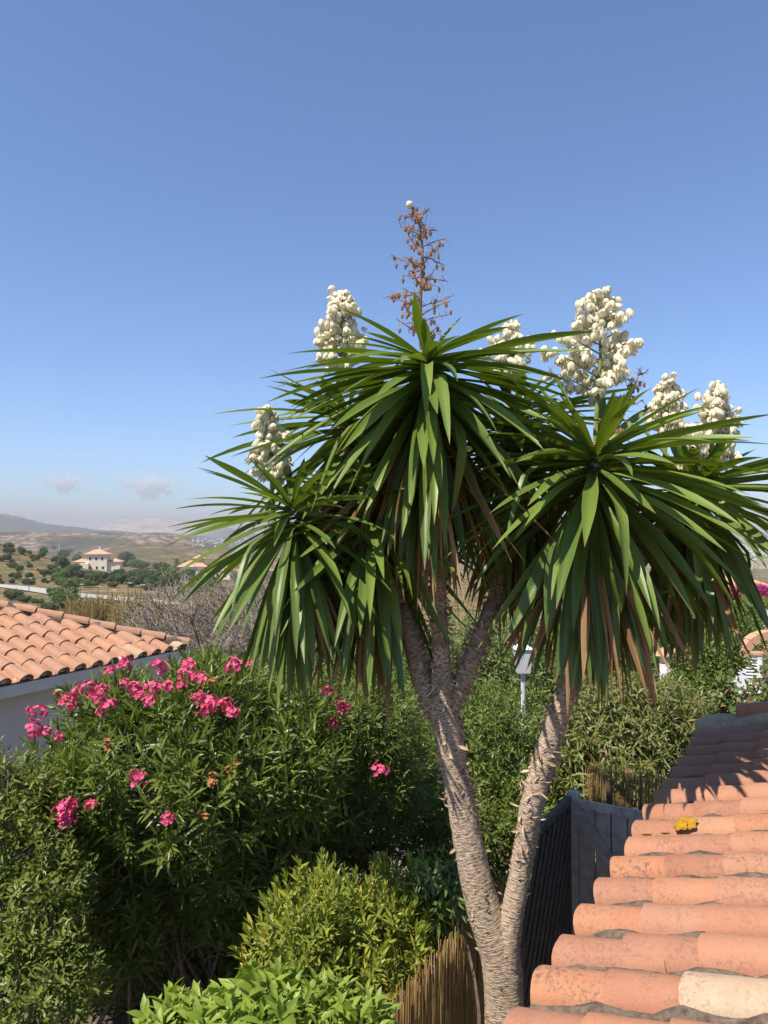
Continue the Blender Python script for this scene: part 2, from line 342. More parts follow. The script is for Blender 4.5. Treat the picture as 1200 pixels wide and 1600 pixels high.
def shoots(tip, d, K, gap, L, W, a0=25, a1=75, droop=.1, simple=False, fold=.3, curl=.15):
    """leafy shoots ending at tip and pointing along d, K leaves spiralled down each"""
    n = len(tip); d = unit(d); ref = np.where(np.abs(d[:, 2:]) > .9, [[1., 0, 0]], [[0, 0, 1.]]); e1 = unit(np.cross(d, ref)); e2 = np.cross(d, e1)
    k = np.arange(K)[None]; ph = RNG.uniform(0, 6.28, (n, 1))+k*2.4+RNG.normal(0, .25, (n, K)); an = np.radians(a0+(a1-a0)*k/max(1, K-1)+RNG.normal(0, 10, (n, K)))
    ra = np.cos(ph)[..., None]*e1[:, None]+np.sin(ph)[..., None]*e2[:, None]
    ld = np.cos(an)[..., None]*d[:, None]+np.sin(an)[..., None]*ra; ld[..., 2] -= droop*(k/K)
    base = tip[:, None]-d[:, None]*(k*gap)[..., None]; up = unit(d[:, None]-ra*.2+np.zeros_like(ld)+RNG.normal(0, .2, ld.shape))
    sz = (.55+.45*np.clip(k/3., 0, 1))*RNG.uniform(.75, 1.2, (n, K)); N_ = n*K
    return leaves(base.reshape(N_, 3), ld.reshape(N_, 3), up.reshape(N_, 3), (L*sz).ravel(), (W*sz).ravel(), RNG.uniform(0, 1, N_), np.repeat(np.clip(RNG.normal(.5, .28, n), 0, 1), K), fold, curl, simple)
def cat(parts):
    V, T, C, o = [], [], [], 0
    for v, t, c in parts: V.append(v); T.append(t+o); C.append(c); o += len(v)
    return np.vstack(V), np.vstack(T), np.vstack(C)
def ell(px, py, Y, rx, ry, rd):
    """ellipsoid lobe: centre on a pixel ray at distance Y, radii in photo pixels (x,y) and metres (depth)"""
    return (P(px, py, Y), np.array([rx/F*Y, rd, ry/F*Y]))
def lobes_surface(E, dens, shell=1.0, zmin=.1, rough=.12, seed=0, keep=.9):
    pts, nor = [], []
    for i, (c, r) in enumerate(E):
        area = 4*math.pi*((r[0]*r[1])**1.6/3+(r[0]*r[2])**1.6/3+(r[1]*r[2])**1.6/3)**(1/1.6); n = int(area*dens)
        d = unit(RNG.normal(size=(n, 3))); k = shell*(1+rough*sn(d[:, 0]*3.5, d[:, 1]*3.5, d[:, 2]*3.5, seed+i)+RNG.normal(0, .045, n))
        p = c+d*r*k[:, None]; ok = p[:, 2] > zmin
        for j, (c2, r2) in enumerate(E):
            if j != i: ok &= (((p-c2)/r2)**2).sum(1) > (keep*shell)**2
        pts.append(p[ok]); nor.append(unit(d/r)[ok])
    return np.vstack(pts), np.vstack(nor)
def hit(E, px, py, out=.0):
    """where the ray of a pixel meets the lobes"""
    o = np.array([0, 0, CAMZ]); d = unit(P(px, py, 1.0)-o); best = None
    for c, r in E:
        a = ((d/r)**2).sum(); b = 2*((o-c)*d/r**2).sum(); q = (((o-c)/r)**2).sum()-1; D = b*b-4*a*q
        if D > 0:
            t = (-b-math.sqrt(D))/(2*a)
            if best is None or t < best: best = t
    if best is None:
        k = min(E, key=lambda e: np.linalg.norm(np.cross(e[0]-o, d))-e[1].mean()); best = (k[0]-o) @ d
    return o+d*(best-out)
def stems(E, parent, base, n=9, rad=.014, name='stem', mat='stem', lean=.35):
    b = B()
    for i in range(n):
        c, r = E[i % len(E)]; s = np.array([base[0]+random.gauss(0, lean), base[1]+random.gauss(0, lean*.6), -.05]); e = c+RNG.normal(0, .25, 3)*r
        m = (s+e)/2+RNG.normal(0, .12, 3)
        b.tube(smooth_path([s, m, e, e+unit(e-m)*.06], .15), np.linspace(rad*1.5, rad*.4, len(smooth_path([s, m, e, e+unit(e-m)*.06], .15))), 5)
    return b.out(name, MT[mat], parent)
def shrub(name, label, cat_, E, mat, dens, K, gap, L, W, up=.7, a0=25, a1=75, droop=.15, simple=False, inner=True, seed=0, group=None, base=None, nst=9, zmin=.12, rough=.12, fold=.3, curl=.15, jit=.45, rad=.014):
    bs = base if base is not None else (np.mean([e[0][0] for e in E]), np.mean([e[0][1] for e in E]))
    root = empty(name, (0, 0, 0), label, cat_, group); root.location = (float(bs[0]), float(bs[1]), 0)
    p, nrm = lobes_surface(E, dens, 1.0, zmin, rough, seed)
    d = unit(nrm+np.array([0, 0, up])+RNG.normal(0, jit, p.shape)); parts = [shoots(p, d, K, gap, L, W, a0, a1, droop, simple, fold, curl)]
    if inner:
        p, nrm = lobes_surface(E, dens*.55, .78, zmin, rough, seed); d = unit(nrm+np.array([0, 0, up])+RNG.normal(0, .6, p.shape))
        parts.append(shoots(p, d, max(5, K*2//3), gap*1.3, L*1.1, W*1.25, a0, a1+15, droop, True))
        p, nrm = lobes_surface(E, dens*.5, .55, zmin, rough, seed); parts.append(shoots(p, unit(nrm+RNG.normal(0, .6, p.shape)), 6, gap*1.5, L*1.2, W*1.9, 40, 100, droop, True))
    V, T, C = cat(parts); V = V-np.array([bs[0], bs[1], 0])
    cr = obj('crown', mesh('crown', V, T, MT[mat], C), root); cr['kind'] = 'stuff'
    if nst:
        s = stems([(c-np.array([bs[0], bs[1], 0]), r) for c, r in E], root, (0, 0), nst, rad)
    return root
def clone(o, parent=None):
    c = o.copy(); COL.objects.link(c); c.parent = parent
    for ch in o.children: clone(ch, c)
    return c

# ------------------------------------------------------------------ roof tiles
def tile_mesh(w0, w1, L, h, th=.013, seg=10, rows=4, name='roof_tile', seed=0, inv=False, mat='tile'):
    """half-barrel tile along +y (wide end at y=0), crest up; inv=True gives the channel tile"""
    rg = np.random.default_rng(seed); V = []; n = seg+1
    for layer in (0, 1):
        for k in range(rows+1):
            t = k/rows; wd = (w0+(w1-w0)*t)/2-(th if layer else 0); hh = h*(1-.12*t)-(th if layer else 0)
            for j in range(n):
                a = math.pi*j/seg; x, z = -math.cos(a)*wd, math.sin(a)**.85*hh
                V.append((x+.0015*math.sin(7*a+5*t+seed), t*L+(.004*math.sin(3*a+seed) if k in (0, rows) else 0), (-z if inv else z)+.002*math.sin(4*t+seed)))
    o = n*(rows+1); T = []
    for k in range(rows):
        for j in range(seg):
            q = (k*n+j, k*n+j+1, (k+1)*n+j+1, (k+1)*n+j); T.append(q); T.append(tuple(i+o for i in q[::-1]))
        for j in (0, seg): a = k*n+j; T.append((a, a+n, a+n+o, a+o) if j == 0 else (a+n, a, a+o, a+n+o))
    for j in range(seg): T.append((j+1, j, j+o, j+1+o)); e = rows*n+j; T.append((e, e+1, e+1+o, e+o))
    return mesh(name, V, T, MT[mat], smooth=False)
def frame(o, x, y, z):
    M = Matrix.Identity(4)
    for i in range(3): M[i][0], M[i][1], M[i][2], M[i][3] = float(x[i]), float(y[i]), float(z[i]), float(o[i])
    return M
def shade_tile(me):
    me.polygons.foreach_set('use_smooth', np.ones(len(me.polygons), bool))
    me.set_sharp_from_angle(angle=R(40)); return me
COV = [shade_tile(tile_mesh(.196, .165, .40, .080, seed=s)) for s in range(4)]
PAN = [shade_tile(tile_mesh(.172, .20, .40, .075, seed=9+s, seg=8, inv=True)) for s in range(2)]

COL_ = [shade_tile(tile_mesh(.180, .150, .40, .078, seed=s, mat='oldtile')) for s in range(4)]
PAL_ = [shade_tile(tile_mesh(.172, .20, .40, .075, seed=9+s, seg=8, inv=True, mat='oldtile')) for s in range(2)]
# ---- the near roof (right)
U = np.array([math.sin(R(31)), math.cos(R(31)), 0]); Vv = np.array([math.cos(R(31)), -math.sin(R(31)), 0]); Z3 = np.array([0, 0, 1.])
E0 = np.array([.544, 2.575, 2.605]); SP, EX, TS = .2575, .247, .2586
SL = unit(Vv+Z3*TS); NR = np.cross(U, SL); NR = NR if NR[2] > 0 else -NR
near = empty('tiled_house', E0*np.array([1, 1, 0]), 'whitewashed house with sunlit terracotta barrel tile roof beside the yucca', 'house')
org = Vector((float(E0[0]), float(E0[1]), 0)); toL = Matrix.Translation(-org)
deck = B(); i0, i1, up_len = -4.6, 14.4, 2.6
def rp(i, s, n=0): return E0+U*SP*i+SL*s+NR*n-np.array([E0[0], E0[1], 0])
q = [rp(i0, .03), rp(i1, .03), rp(i1, up_len), rp(i0, up_len)]; qb = [p-NR*.12 for p in q]
deck.add(q+qb, [(0, 1, 2, 3), (7, 6, 5, 4), (0, 4, 5, 1), (1, 5, 6, 2), (2, 6, 7, 3), (3, 7, 4, 0)])
roof = deck.out('roof', MT['mortar'], near)
if NR[2] > 0 and np.cross(q[1]-q[0], q[2]-q[0])[2] < 0: roof.data.flip_normals()
wl = B(); cw = (rp(i0, .34)+rp(i1, .34))/2; wl.box(cw+np.array([0, 0, -cw[2]/2-.02])+Vv*.1, (.2, SP*(i1-i0)-.2, cw[2]-.04), -R(31))
wl.out('wall', MT['white'], near)
for i in range(-4, 15):
    for k in range(8):
        M = toL @ frame(E0+U*(SP*i+random.gauss(0, .006))+SL*(-.0+k*EX+random.gauss(0, .006))+NR*(.012+.004*random.random()), *(lambda a: (U*math.cos(a)+SL*math.sin(a), SL*math.cos(a)-U*math.sin(a)+NR*(-.035+random.gauss(0, .008)), NR))(random.gauss(0, .016)))
        obj('roof_tile', COV[(i*3+k*5) % 4], roof, M)
        if k < 6:
            M = toL @ frame(E0+U*SP*(i+.5)+SL*(.02+k*EX*1.1+random.gauss(0, .01))+NR*.062, U, SL+NR*-.02, NR); obj('channel_tile', PAN[(i+k) % 2], roof, M)
# mortar beds between the rows: lumpy ribbons, and eave plugs closing each barrel end
mb = B(); pl = B()
for i in range(-4, 15):
    for sgn in (-1, 1):
        pts = [rp(i, s, .018+.012*sn(s*11, i*3.1+sgn, 0, 5))+U*sgn*(.098+.010*sn(s*9, i*2.+sgn*3, 0, 6)) for s in np.arange(.0, up_len-.2, .045)]
        mb.tube(pts, [.021+.012*sn(k*1.3, i*1.7+sgn, 0, 7) for k in range(len(pts))], 6)
    c = rp(i, .022, .0); a = np.linspace(0, math.pi, 9); ring = [c-U*math.cos(t)*.085+NR*math.sin(t)*.072 for t in a]
    pl.add(ring+[p+SL*.05 for p in ring], [tuple(range(9)), tuple(range(17, 8, -1))]+[(k, k+9, (k+1)+9, k+1) for k in range(8)])
mo = mb.out('mortar_bed', MT['mortar'], roof, True); pl.out('eave_plug', MT['lime'], roof)
# rough mortared verge at the far end with loose cap tiles
vb = B(); pts = [rp(14.75, s, .05+.03*sn(s*5, 1, 0, 8)) for s in np.arange(-.02, up_len, .06)]
vb.tube(pts, [.12+.025*sn(k*.9, 3, 0, 9) for k in range(len(pts))], 9); vb.out('verge_mortar', MT['stone'], roof, True)
for k in range(7):
    M = toL @ frame(E0+U*(SP*14.85+random.gauss(0, .01))+SL*(.30+k*.3)+NR*(.13+random.gauss(0, .006)), U, SL+NR*-.04+U*random.gauss(0, .04), NR); obj('verge_tile', COV[k % 4], roof, M)
for (px, py, s) in [(1075, 1287, .042), (900, 1486, .03), (1064, 1290, .03), (1010, 1304, .022), (1085, 1565, .035), (1040, 1302, .02)]:
    o_ = np.array([0, 0, CAMZ]); d = P(px, py, 1.)-o_; hh = .08
    for _ in range(8):
        t = ((E0+NR*hh-o_) @ NR)/(d @ NR); c = o_+d*t; u_ = (c-E0) @ U; du = u_-SP*round(u_/SP); hh = .015+.078*math.sqrt(max(0, 1-(du/.098)**2))
    n2 = unit(NR+U*(du/.098)*1.2); uu = unit(np.cross(n2, SL))
    lv = unit(RNG.normal(size=(60, 3))); 
    import bmesh
    bm = bmesh.new(); bmesh.ops.create_icosphere(bm, subdivisions=3, radius=1)
    for v in bm.verts:
        k = 1+.25*float(sn(v.co.x*4, v.co.y*4, v.co.z*4+px, 11)); q_ = np.array(v.co)*k*s
        v.co = Vector(uu*q_[0]*.8+SL*q_[1]*1.1+n2*q_[2]*.11)
    me = bpy.data.meshes.new('lichen'); bm.to_mesh(me); bm.free(); me.materials.append(MT['lichen']); me.polygons.foreach_set('use_smooth', np.ones(len(me.polygons), bool))
    obj('lichen', me, roof, Matrix.Translation(Vector(c.tolist())-org))

# ---- the neighbour's house (left), hipped roof
cA, cB = P(0, 1055, 7.84), P(290, 1000, 10.45); UL = unit((cB-cA)*np.array([1, 1, 0])); VL = np.array([UL[1], -UL[0], 0]); TL = .37
CN = np.array([cB[0], cB[1], 2.60]); SLL = unit(-VL+Z3*TL); NL = np.cross(UL, SLL); NL = NL if NL[2] > 0 else -NL
left = empty('neighbour_house', CN*np.array([1, 1, 0]), 'pale rendered house with hipped terracotta roof behind the pink oleander', 'house')
orgL = np.array([CN[0], CN[1], 0]); toLL = Matrix.Translation(-Vector(orgL.tolist()))
cl = math.hypot(1, TL); D_ = 4.2; LN = 9.0; g = CN-orgL
b = B(); c0, c1 = g, g-UL*LN; rA = g-UL*D_-VL*D_+Z3*TL*D_; rB = c1-VL*D_+Z3*TL*D_+UL*0; bk = g-VL*2*D_; bk1 = c1-VL*2*D_
b.add([c0, c1, rB, rA, bk, bk1]+[p-Z3*.1 for p in (c0, c1, bk1, bk)], [(0, 3, 2, 1), (0, 4, 3), (3, 4, 5, 2), (1, 2, 5), (6, 7, 8, 9), (0, 1, 7, 6), (4, 0, 6, 9), (5, 4, 9, 8), (1, 5, 8, 7)])
lroof = b.out('roof', MT['mortar'], left)
b = B(); m = g-UL*LN/2-VL*D_; b.box((m[0], m[1], 1.22), (2*D_-.5, LN-.5, 2.5), -math.atan2(UL[0], UL[1])); b.out('wall', MT['wall'], left)
b = B(); m = g-UL*LN/2-VL*.095; b.box((m[0], m[1], 2.52), (.23, LN+.04, .125), -math.atan2(UL[0], UL[1])); b.out('eave_moulding', MT['wall'], left)
SPL, EXL = .248, .30
for j in range(0, 24):
    off = .14+j*SPL; ln = off*cl
    for k in range(14):
        s = k*EXL-.04
        if s > ln-.12: break
        a = random.gauss(0, .02)
        M = toLL @ frame(CN-UL*(off+random.gauss(0, .006))+SLL*(s+random.gauss(0, .006))+NL*.02, UL*math.cos(a)+SLL*math.sin(a), SLL*math.cos(a)-UL*math.sin(a)+NL*(-.035+random.gauss(0, .006)), NL)
        if k*EXL < 3.6: obj('roof_tile', COL_[(j*3+k*7) % 4], lroof, M)
        if k*EXL < 2.4 and j < 20:
            obj('channel_tile', PAL_[(j+k) % 2], lroof, toLL @ frame(CN-UL*(off+SPL/2)+SLL*(s+.02)+NL*.07, UL, SLL+NL*-.02, NL))
hd = unit(-UL-VL+Z3*TL); hx = unit(np.cross(hd, Z3)); hz = np.cross(hx, hd)
for k in range(13):
    M = toLL @ frame(CN+hd*(-.02+k*.34)+hz*(.06+random.gauss(0, .004)), hx, hd+hz*-.04+hx*random.gauss(0, .02), hz); obj('hip_tile', COL_[k % 4], lroof, M)
b = B(); pts = [g+hd*s+hz*(.03+.02*sn(s*7, 2, 0, 12)) for s in np.arange(0, 4.6, .08)]; b.tube(pts, [.085+.02*sn(k*.9, 1, 0, 13) for k in range(len(pts))], 8); b.out('hip_mortar', MT['mortar'], lroof, True)
b = B()
for j in range(0, 24):
    c = g-UL*(.14+j*SPL)+SLL*.0+NL*.012; a = np.linspace(0, math.pi, 9); ring = [c-UL*math.cos(t)*.085+NL*math.sin(t)*.07 for t in a]
    b.add(ring+[p+SLL*.05 for p in ring], [tuple(range(9)), tuple(range(17, 8, -1))]+[(k, k+9, k+10, k+1) for k in range(8)])
b.out('eave_plug', MT['lime'], lroof)

# ------------------------------------------------------------------ yucca
TREE = P(790, 1600, 4.5); TB = np.array([TREE[0], TREE[1], 0])
yuc = empty('yucca_tree', TB, 'tall forked yucca with drooping sword leaves and creamy flower spikes', 'tree')
def ypath(lst): return smooth_path([np.r_[P(a, b_, c), r] for a, b_, c, r in lst], .011)
paths = [
 [(802, 1990, 4.5, .17), (796, 1800, 4.5, .145), (788, 1600, 4.5, .126), (782, 1500, 4.5, .13), (756, 1420, 4.5, .112), (738, 1345, 4.5, .100), (722, 1262, 4.5, .094), (711, 1205, 4.5, .090), (700, 1140, 4.5, .098), (692, 1090, 4.5, .085), (688, 1010, 4.5, .06), (680, 800, 4.45, .05), (668, 545, 4.4, .045)],
 [(786, 1540, 4.48, .105), (796, 1450, 4.46, .082), (808, 1390, 4.45, .073), (822, 1312, 4.43, .072), (830, 1262, 4.4, .074), (845, 1205, 4.4, .076), (865, 1140, 4.37, .068), (885, 1080, 4.32, .06), (910, 950, 4.28, .055), (925, 800, 4.25, .05), (932, 690, 4.22, .045)],
 [(696, 1130, 4.52, .075), (668, 1080, 4.55, .07), (648, 1010, 4.6, .068), (628, 940, 4.65, .07), (600, 860, 4.7, .06), (550, 760, 4.8, .05), (540, 640, 4.95, .045)],
 [(615, 900, 4.68, .055), (560, 840, 4.62, .05), (500, 810, 4.55, .045), (462, 775, 4.5, .04)],
 [(695, 1120, 4.5, .07), (720, 1070, 4.53, .066), (742, 1015, 4.58, .062), (762, 965, 4.65, .058), (780, 890, 4.8, .05), (800, 620, 5.05, .045)],
 [(905, 980, 4.3, .055), (960, 900, 4.5, .05), (1030, 840, 4.75, .048), (1085, 760, 4.9, .045)],
]
Vs, Ts, UVs, Cs, o = [], [], [], [], 0; nseg = 36; flk = []
for pi_, pth in enumerate(paths):
    pr = ypath(pth); pr[:, 3] *= .9; m = len(pr); d, e1, e2 = frames(pr[:, :3]); s = np.arange(m)*.011; th = np.arange(nseg)*2*math.pi/nseg
    S_, TH = np.meshgrid(s, th, indexing='ij'); nx, ny = np.cos(TH), np.sin(TH)
    ph = S_/.024+.38*sn(nx*2.2, ny*2.2, S_*9, 14+pi_)+.25*sn(nx*7, ny*7, S_*20, 20)
    saw = ph-np.floor(ph); lump = sn(nx*1.6, ny*1.6, S_*6, 21); fine = sn(nx*9, ny*9, S_*70, 22)
    rad = pr[:, 3][:, None]*(1+.05*lump)+.0042*(saw-.4)*(1+.8*sn(nx*3, ny*3, S_*14, 23))+.0022*fine
    V = pr[:, None, :3]+rad[..., None]*(nx[..., None]*e1[:, None]+ny[..., None]*e2[:, None])
    Vs.append(V.reshape(-1, 3)); UVs.append(np.stack([TH/6.2832*pr[:, 3].mean()*6.28, S_], -1).reshape(-1, 2))
    i, j = np.meshgrid(np.arange(m-1), np.arange(nseg), indexing='ij'); j2 = (j+1) % nseg
    Ts.append(np.stack([i*nseg+j, i*nseg+j2, (i+1)*nseg+j2, (i+1)*nseg+j], -1).reshape(-1, 4)+o); o += m*nseg
    # curled bark flakes, thicker on the upper limbs
    nf = int(m*(2.6 if pi_ < 2 else 3.2)); k = RNG.integers(5, m-3, nf); t = RNG.uniform(0, 6.28, nf)
    if pi_ == 0: pk = .10+.85*(np.abs(pr[k, 2]-1.98) < .10)+.8*(pr[k, 2] > 2.55); ok = RNG.uniform(0, 1, nf) < pk; k, t = k[ok], t[ok]
    if pi_ == 1: ok = RNG.uniform(0, 1, len(k)) < np.clip((pr[k, 2]-2.0)/.8, .07, 1); k, t = k[ok], t[ok]
    rn = np.cos(t)[:, None]*e1[k]+np.sin(t)[:, None]*e2[k]; tang = np.cross(d[k], rn)*np.where(RNG.random(len(k)) < .5, 1, -1)[:, None]
    base = pr[k, :3]+rn*(pr[k, 3]*1.0)[:, None]-rn*.004
    lift = np.where(pr[k, 2] > 2.25, 4.0, 1.3)[:, None]
    dd = unit(tang*RNG.uniform(.2, 1, len(k))[:, None]+d[k]*RNG.uniform(-.9, .7, len(k))[:, None]+rn*lift*RNG.uniform(.02, .30, len(k))[:, None])
    flk.append(leaves(base, dd, rn, RNG.uniform(.02, .06, len(k))*np.where(pr[k, 2] > 2.25, 1.25, 1), RNG.uniform(.012, .028, len(k)), RNG.random(len(k)), RNG.random(len(k)), .5, .12))
V = np.vstack(Vs)-TB; trunk = obj('trunk', mesh('trunk', V, np.vstack(Ts), MT['bark'], uv=np.vstack(UVs), smooth=True), yuc)
v, t, c = cat(flk); fo = obj('bark_flakes', mesh('bark_flakes', v-TB, t, MT['flake'], c), trunk); fo['kind'] = 'stuff'

def ysword(base, azi, el0, droop, quick, L, W, twist, seg=11, tint=.5, roll=0, kink=0):
    t = np.linspace(0, 1, seg); g_ = np.where(quick > .5, 1-np.exp(-t/.16), t**1.4)
    el = R(1)*(el0-droop*g_)
    if kink: el = el-R(kink)*(t > .55)
    aa = azi+twist*t*.25
    dv = np.stack([np.cos(el)*np.sin(aa), np.cos(el)*np.cos(aa), np.sin(el)], -1); ds = L/(seg-1)
    p = base+np.vstack([np.zeros(3), np.cumsum((dv[1:]+dv[:-1])/2*ds, 0)])
    side = unit(np.stack([np.cos(aa), -np.sin(aa), np.zeros(seg)], -1)); up = np.cross(side, dv)
    ro = roll+twist*t; s2 = side*np.cos(ro)[:, None]+up*np.sin(ro)[:, None]; u2 = np.cross(s2, dv)
    wd = W*np.interp(t, [0, .08, .25, .5, .7, .87, 1], [.60, .45, .72, 1, .88, .5, .02])/2
    fold = .46*np.interp(t, [0, .3, 1], [1.8, 1.2, .7])
    l = p-s2*wd[:, None]+u2*(wd*fold)[:, None]; r = p+s2*wd[:, None]+u2*(wd*fold)[:, None]
    V = np.stack([l, (l+p)/2-u2*(wd*fold*.18)[:, None], p, (r+p)/2-u2*(wd*fold*.18)[:, None], r], 1).reshape(-1, 3)
    k = 5; T = np.array([(a*k+b_, a*k+b_+1, (a+1)*k+b_+1, (a+1)*k+b_) for a in range(seg-1) for b_ in range(k-1)])
    c = np.zeros((seg, k, 4)); c[..., 0] = tint; c[..., 1] = t[:, None]; c[..., 2] = np.array([1, .4, 0, .4, 1])[None]; c[..., 3] = 1
    uv = np.stack([np.broadcast_to(np.linspace(-.5, .5, k)[None]+random.random()*9, (seg, k)), np.broadcast_to((t*L)[:, None], (seg, k))], -1)
    return V, T, c.reshape(-1, 4), uv.reshape(-1, 2)
#        centre px,py,Y    n   leaf  width skirt  tilt(x,y)  dead
ROS = [((666, 556, 4.40), 250, 1.02, .066, .46, (-.03, -.05), 64),
       ((930, 700, 4.22), 240, 1.00, .070, .48, (.05, -.12), 70),
       ((455, 785, 4.50), 150, .86, .058, .36, (-.14, -.10), 10),
       ((545, 640, 4.95), 150, .94, .062, .50, (-.10, .05), 10),
       ((580, 775, 4.62), 150, .90, .062, .45, (-.05, -.1), 30),
       ((805, 640, 5.00), 170, .96, .062, .60, (.02, .06), 26),
       ((1085, 755, 4.85), 190, .98, .066, .26, (.18, .0), 12)]
EXT = [-22, 8, 4, -8, 0, -8, 2]
swords = []; dead = []
for ri, (cp, n, L, W, skirt, tilt, nd) in enumerate(ROS):
    C0 = P(*cp); ax = unit(np.array([tilt[0], tilt[1], 1.])); g0 = random.random()*6.28
    for i in range(n):
        a = (i+.5)/n; azi = g0+i*2.39996+random.gauss(0, .12)
        el0 = np.interp(a, [0, .015, .08, .22, .42, .64, .85, 1], [70, 40, 20, 4, -20, -46, -62, -70])+random.gauss(0, 7)+EXT[ri]*max(0, 1-a/.4)
        dr = np.interp(a, [0, .015, .08, .22, .42, .64, .85, 1], [2, 5, 10, 16, 20, 20, 18, 16])+random.gauss(0, 5)
        dr = min(dr, el0+89)
        Ln = L*np.interp(a, [0, .05, .15, .4, 1], [.35, .62, .9, 1, .96])*random.uniform(.86, 1.1)
        ln_tilt = math.degrees(tilt[0]*math.sin(azi)+tilt[1]*math.cos(azi))
        base = C0-ax*(skirt*a**1.15)+np.array([math.sin(azi), math.cos(azi), 0])*.03
        kink = random.uniform(20, 60) if (a > .2 and random.random() < .05) else 0
        swords.append((ri, ysword(base, azi, el0-ln_tilt*(1-a), dr, a > .6, Ln, W*random.uniform(.85, 1.15)*np.interp(a, [0, .1], [.7, 1]), random.gauss(0, .35), tint=min(1, max(0, random.gauss(.66-.4*a, .26))), roll=random.gauss(0, .15), kink=kink), azi))
    for i in range(nd):
        azi = random.random()*6.28; base = C0-ax*(skirt*random.uniform(.85, 1.25)+.05)+np.array([math.sin(azi), math.cos(azi), 0])*.04
        dead.append(ysword(base, azi, random.uniform(-50, -20), random.uniform(30, 60) if random.random() < .8 else 20, 1, L*random.uniform(.6, 1.05), W*random.uniform(.3, .8), random.gauss(0, 1.2), tint=random.random(), roll=random.gauss(0, .7)))
def score(sw):
    ri, (V, T, c, uv), azi = sw
    q = (V-np.array([0, 0, CAMZ])); q = q[:, [0, 2]]/q[:, 1:2]; a = 0
    t = q[T]; a = np.abs((t[:, 1, 0]-t[:, 0, 0])*(t[:, 3, 1]-t[:, 0, 1])-(t[:, 3, 0]-t[:, 0, 0])*(t[:, 1, 1]-t[:, 0, 1])).sum()
    return a*(1.5-math.cos(azi))*(1.4 if ri < 3 else .9)
order = sorted(range(len(swords)), key=lambda i: -score(swords[i])); single = set(order[:295])
rest = []
for i, (ri, (V, T, c, uv), azi) in enumerate(swords):
    if i in single: obj('leaf', mesh('leaf', V-TB, T, MT['yleaf'], c, uv, True), yuc)
    else: rest.append((V-TB, T, c, uv))
def joinuv(parts):
    V, T, C = cat([p[:3] for p in parts]); return V, T, C, np.vstack([p[3] for p in parts])
V, T, C, uv = joinuv(rest); o_ = obj('foliage', mesh('foliage', V, T, MT['yleaf'], C, uv, True), yuc); o_['kind'] = 'stuff'
V, T, C, uv = joinuv(dead); o_ = obj('dead_leaves', mesh('dead_leaves', V-TB, T, MT['dead'], C, uv, True), yuc); o_['kind'] = 'stuff'; o_['label'] = 'dry brown leaves hanging under the green skirts'
# flower spikes
def bell_mesh(seed):
    """hanging bell of six separate pointed tepals"""
    V = []; T = []; c = []
    for k in range(6):
        a0 = k*math.pi/3; rr_ = 1.0 if k % 2 else .9; o = len(V)
        for t, r, wd in [(0, .004, .006), (.12, .017, .017), (.4, .0235, .027), (.72, .0255, .022), (1, .024, .002)]:
            for q in (-.5, 0, .5):
                b_ = wd*q; rad = r*rr_*(1.06 if q == 0 else .96)
                V.append((rad*math.cos(a0)-b_*math.sin(a0), rad*math.sin(a0)+b_*math.cos(a0), -.062*t)); c.append((.5, [.9, .55, .15, .1, .3][[0, .12, .4, .72, 1].index(t)], 0, 1))
        for i in range(4):
            for q in range(2): x = o+i*3+q; T.append((x, x+3, x+4, x+1))
    return mesh('flower', V, T, MT['bell'], np.array(c), smooth=True)
BELL = bell_mesh(0); bv = np.array([v.co for v in BELL.vertices]); bf = [tuple(p.vertices) for p in BELL.polygons]; bc = np.zeros((len(bv), 4)); BELL.color_attributes['Col'].data.foreach_get('color', tmp := np.zeros(len(bv)*4, np.float32)); bc = tmp.reshape(-1, 4)
nflow = 0
def spike(top, bot, Y, wpx, nbr, single_, per, leanz=0, bare=.12):
    global nflow
    t_, b_ = P(*top, Y), P(*bot, Y); wid = wpx/F*Y/2; Hh = np.linalg.norm(t_-b_); axs = unit(t_-b_)
    st = B(); pts = smooth_path([b_-axs*.25, b_, (b_+t_)/2+np.array([.01, 0, 0]), t_], .06); st.tube(pts, np.linspace(.018, .005, len(pts)), 7)
    spots = []
    for i in range(nbr):
        h = bare+(1-bare)*(i+.5)/nbr; a = i*2.4+random.gauss(0, .3); ln = wid*np.interp(h, [0, .12, .3, .55, .8, 1], [.45, .95, 1.05, .85, .45, .2])*random.uniform(.55, 1.25)
        s = b_+(t_-b_)*h; dirn = unit(np.array([math.sin(a), math.cos(a), random.uniform(.25, .7)])); e = s+dirn*ln; st.tube([s, (s+e)/2+Z3*.01, e], [.005, .004, .002], 4)
        m = max(2, int(per*(.4+.6*ln/wid)))
        for k in range(m):
            f = .30+.75*(k+.5)/m; spots.append(s+dirn*ln*f+RNG.normal(0, .019, 3)-Z3*.004)
    fs = st.out('flower_spike', MT['stalk'], yuc); fs.location = Vector((-TB).tolist())
    jV, jT, jC, o = [], [], [], 0
    for p in spots:
        s = random.uniform(.66, .95); eu = Euler((random.gauss(0, .45), random.gauss(0, .45), random.random()*6.28)); M = Matrix.Translation(Vector(p.tolist())) @ eu.to_matrix().to_4x4() @ Matrix.Scale(s, 4)
        if single_ and nflow < 298: obj('flower', BELL, fs, M); nflow += 1
        else:
            Mr = np.array(M); jV.append(bv @ Mr[:3, :3].T+Mr[:3, 3]); jT += [tuple(i+o for i in f) for f in bf]; jC.append(bc); o += len(bv)
    if jV: q_ = obj('flowers', mesh('flowers', np.vstack(jV), jT, MT['bell'], np.vstack(jC), smooth=True), fs); q_['kind'] = 'stuff'
spike((940, 455), (932, 650), 4.34, 150, 36, True, 13)
spike((1120, 605), (1105, 760), 4.85, 105, 34, False, 14)
spike((534, 455), (528, 600), 4.95, 84, 32, False, 13)
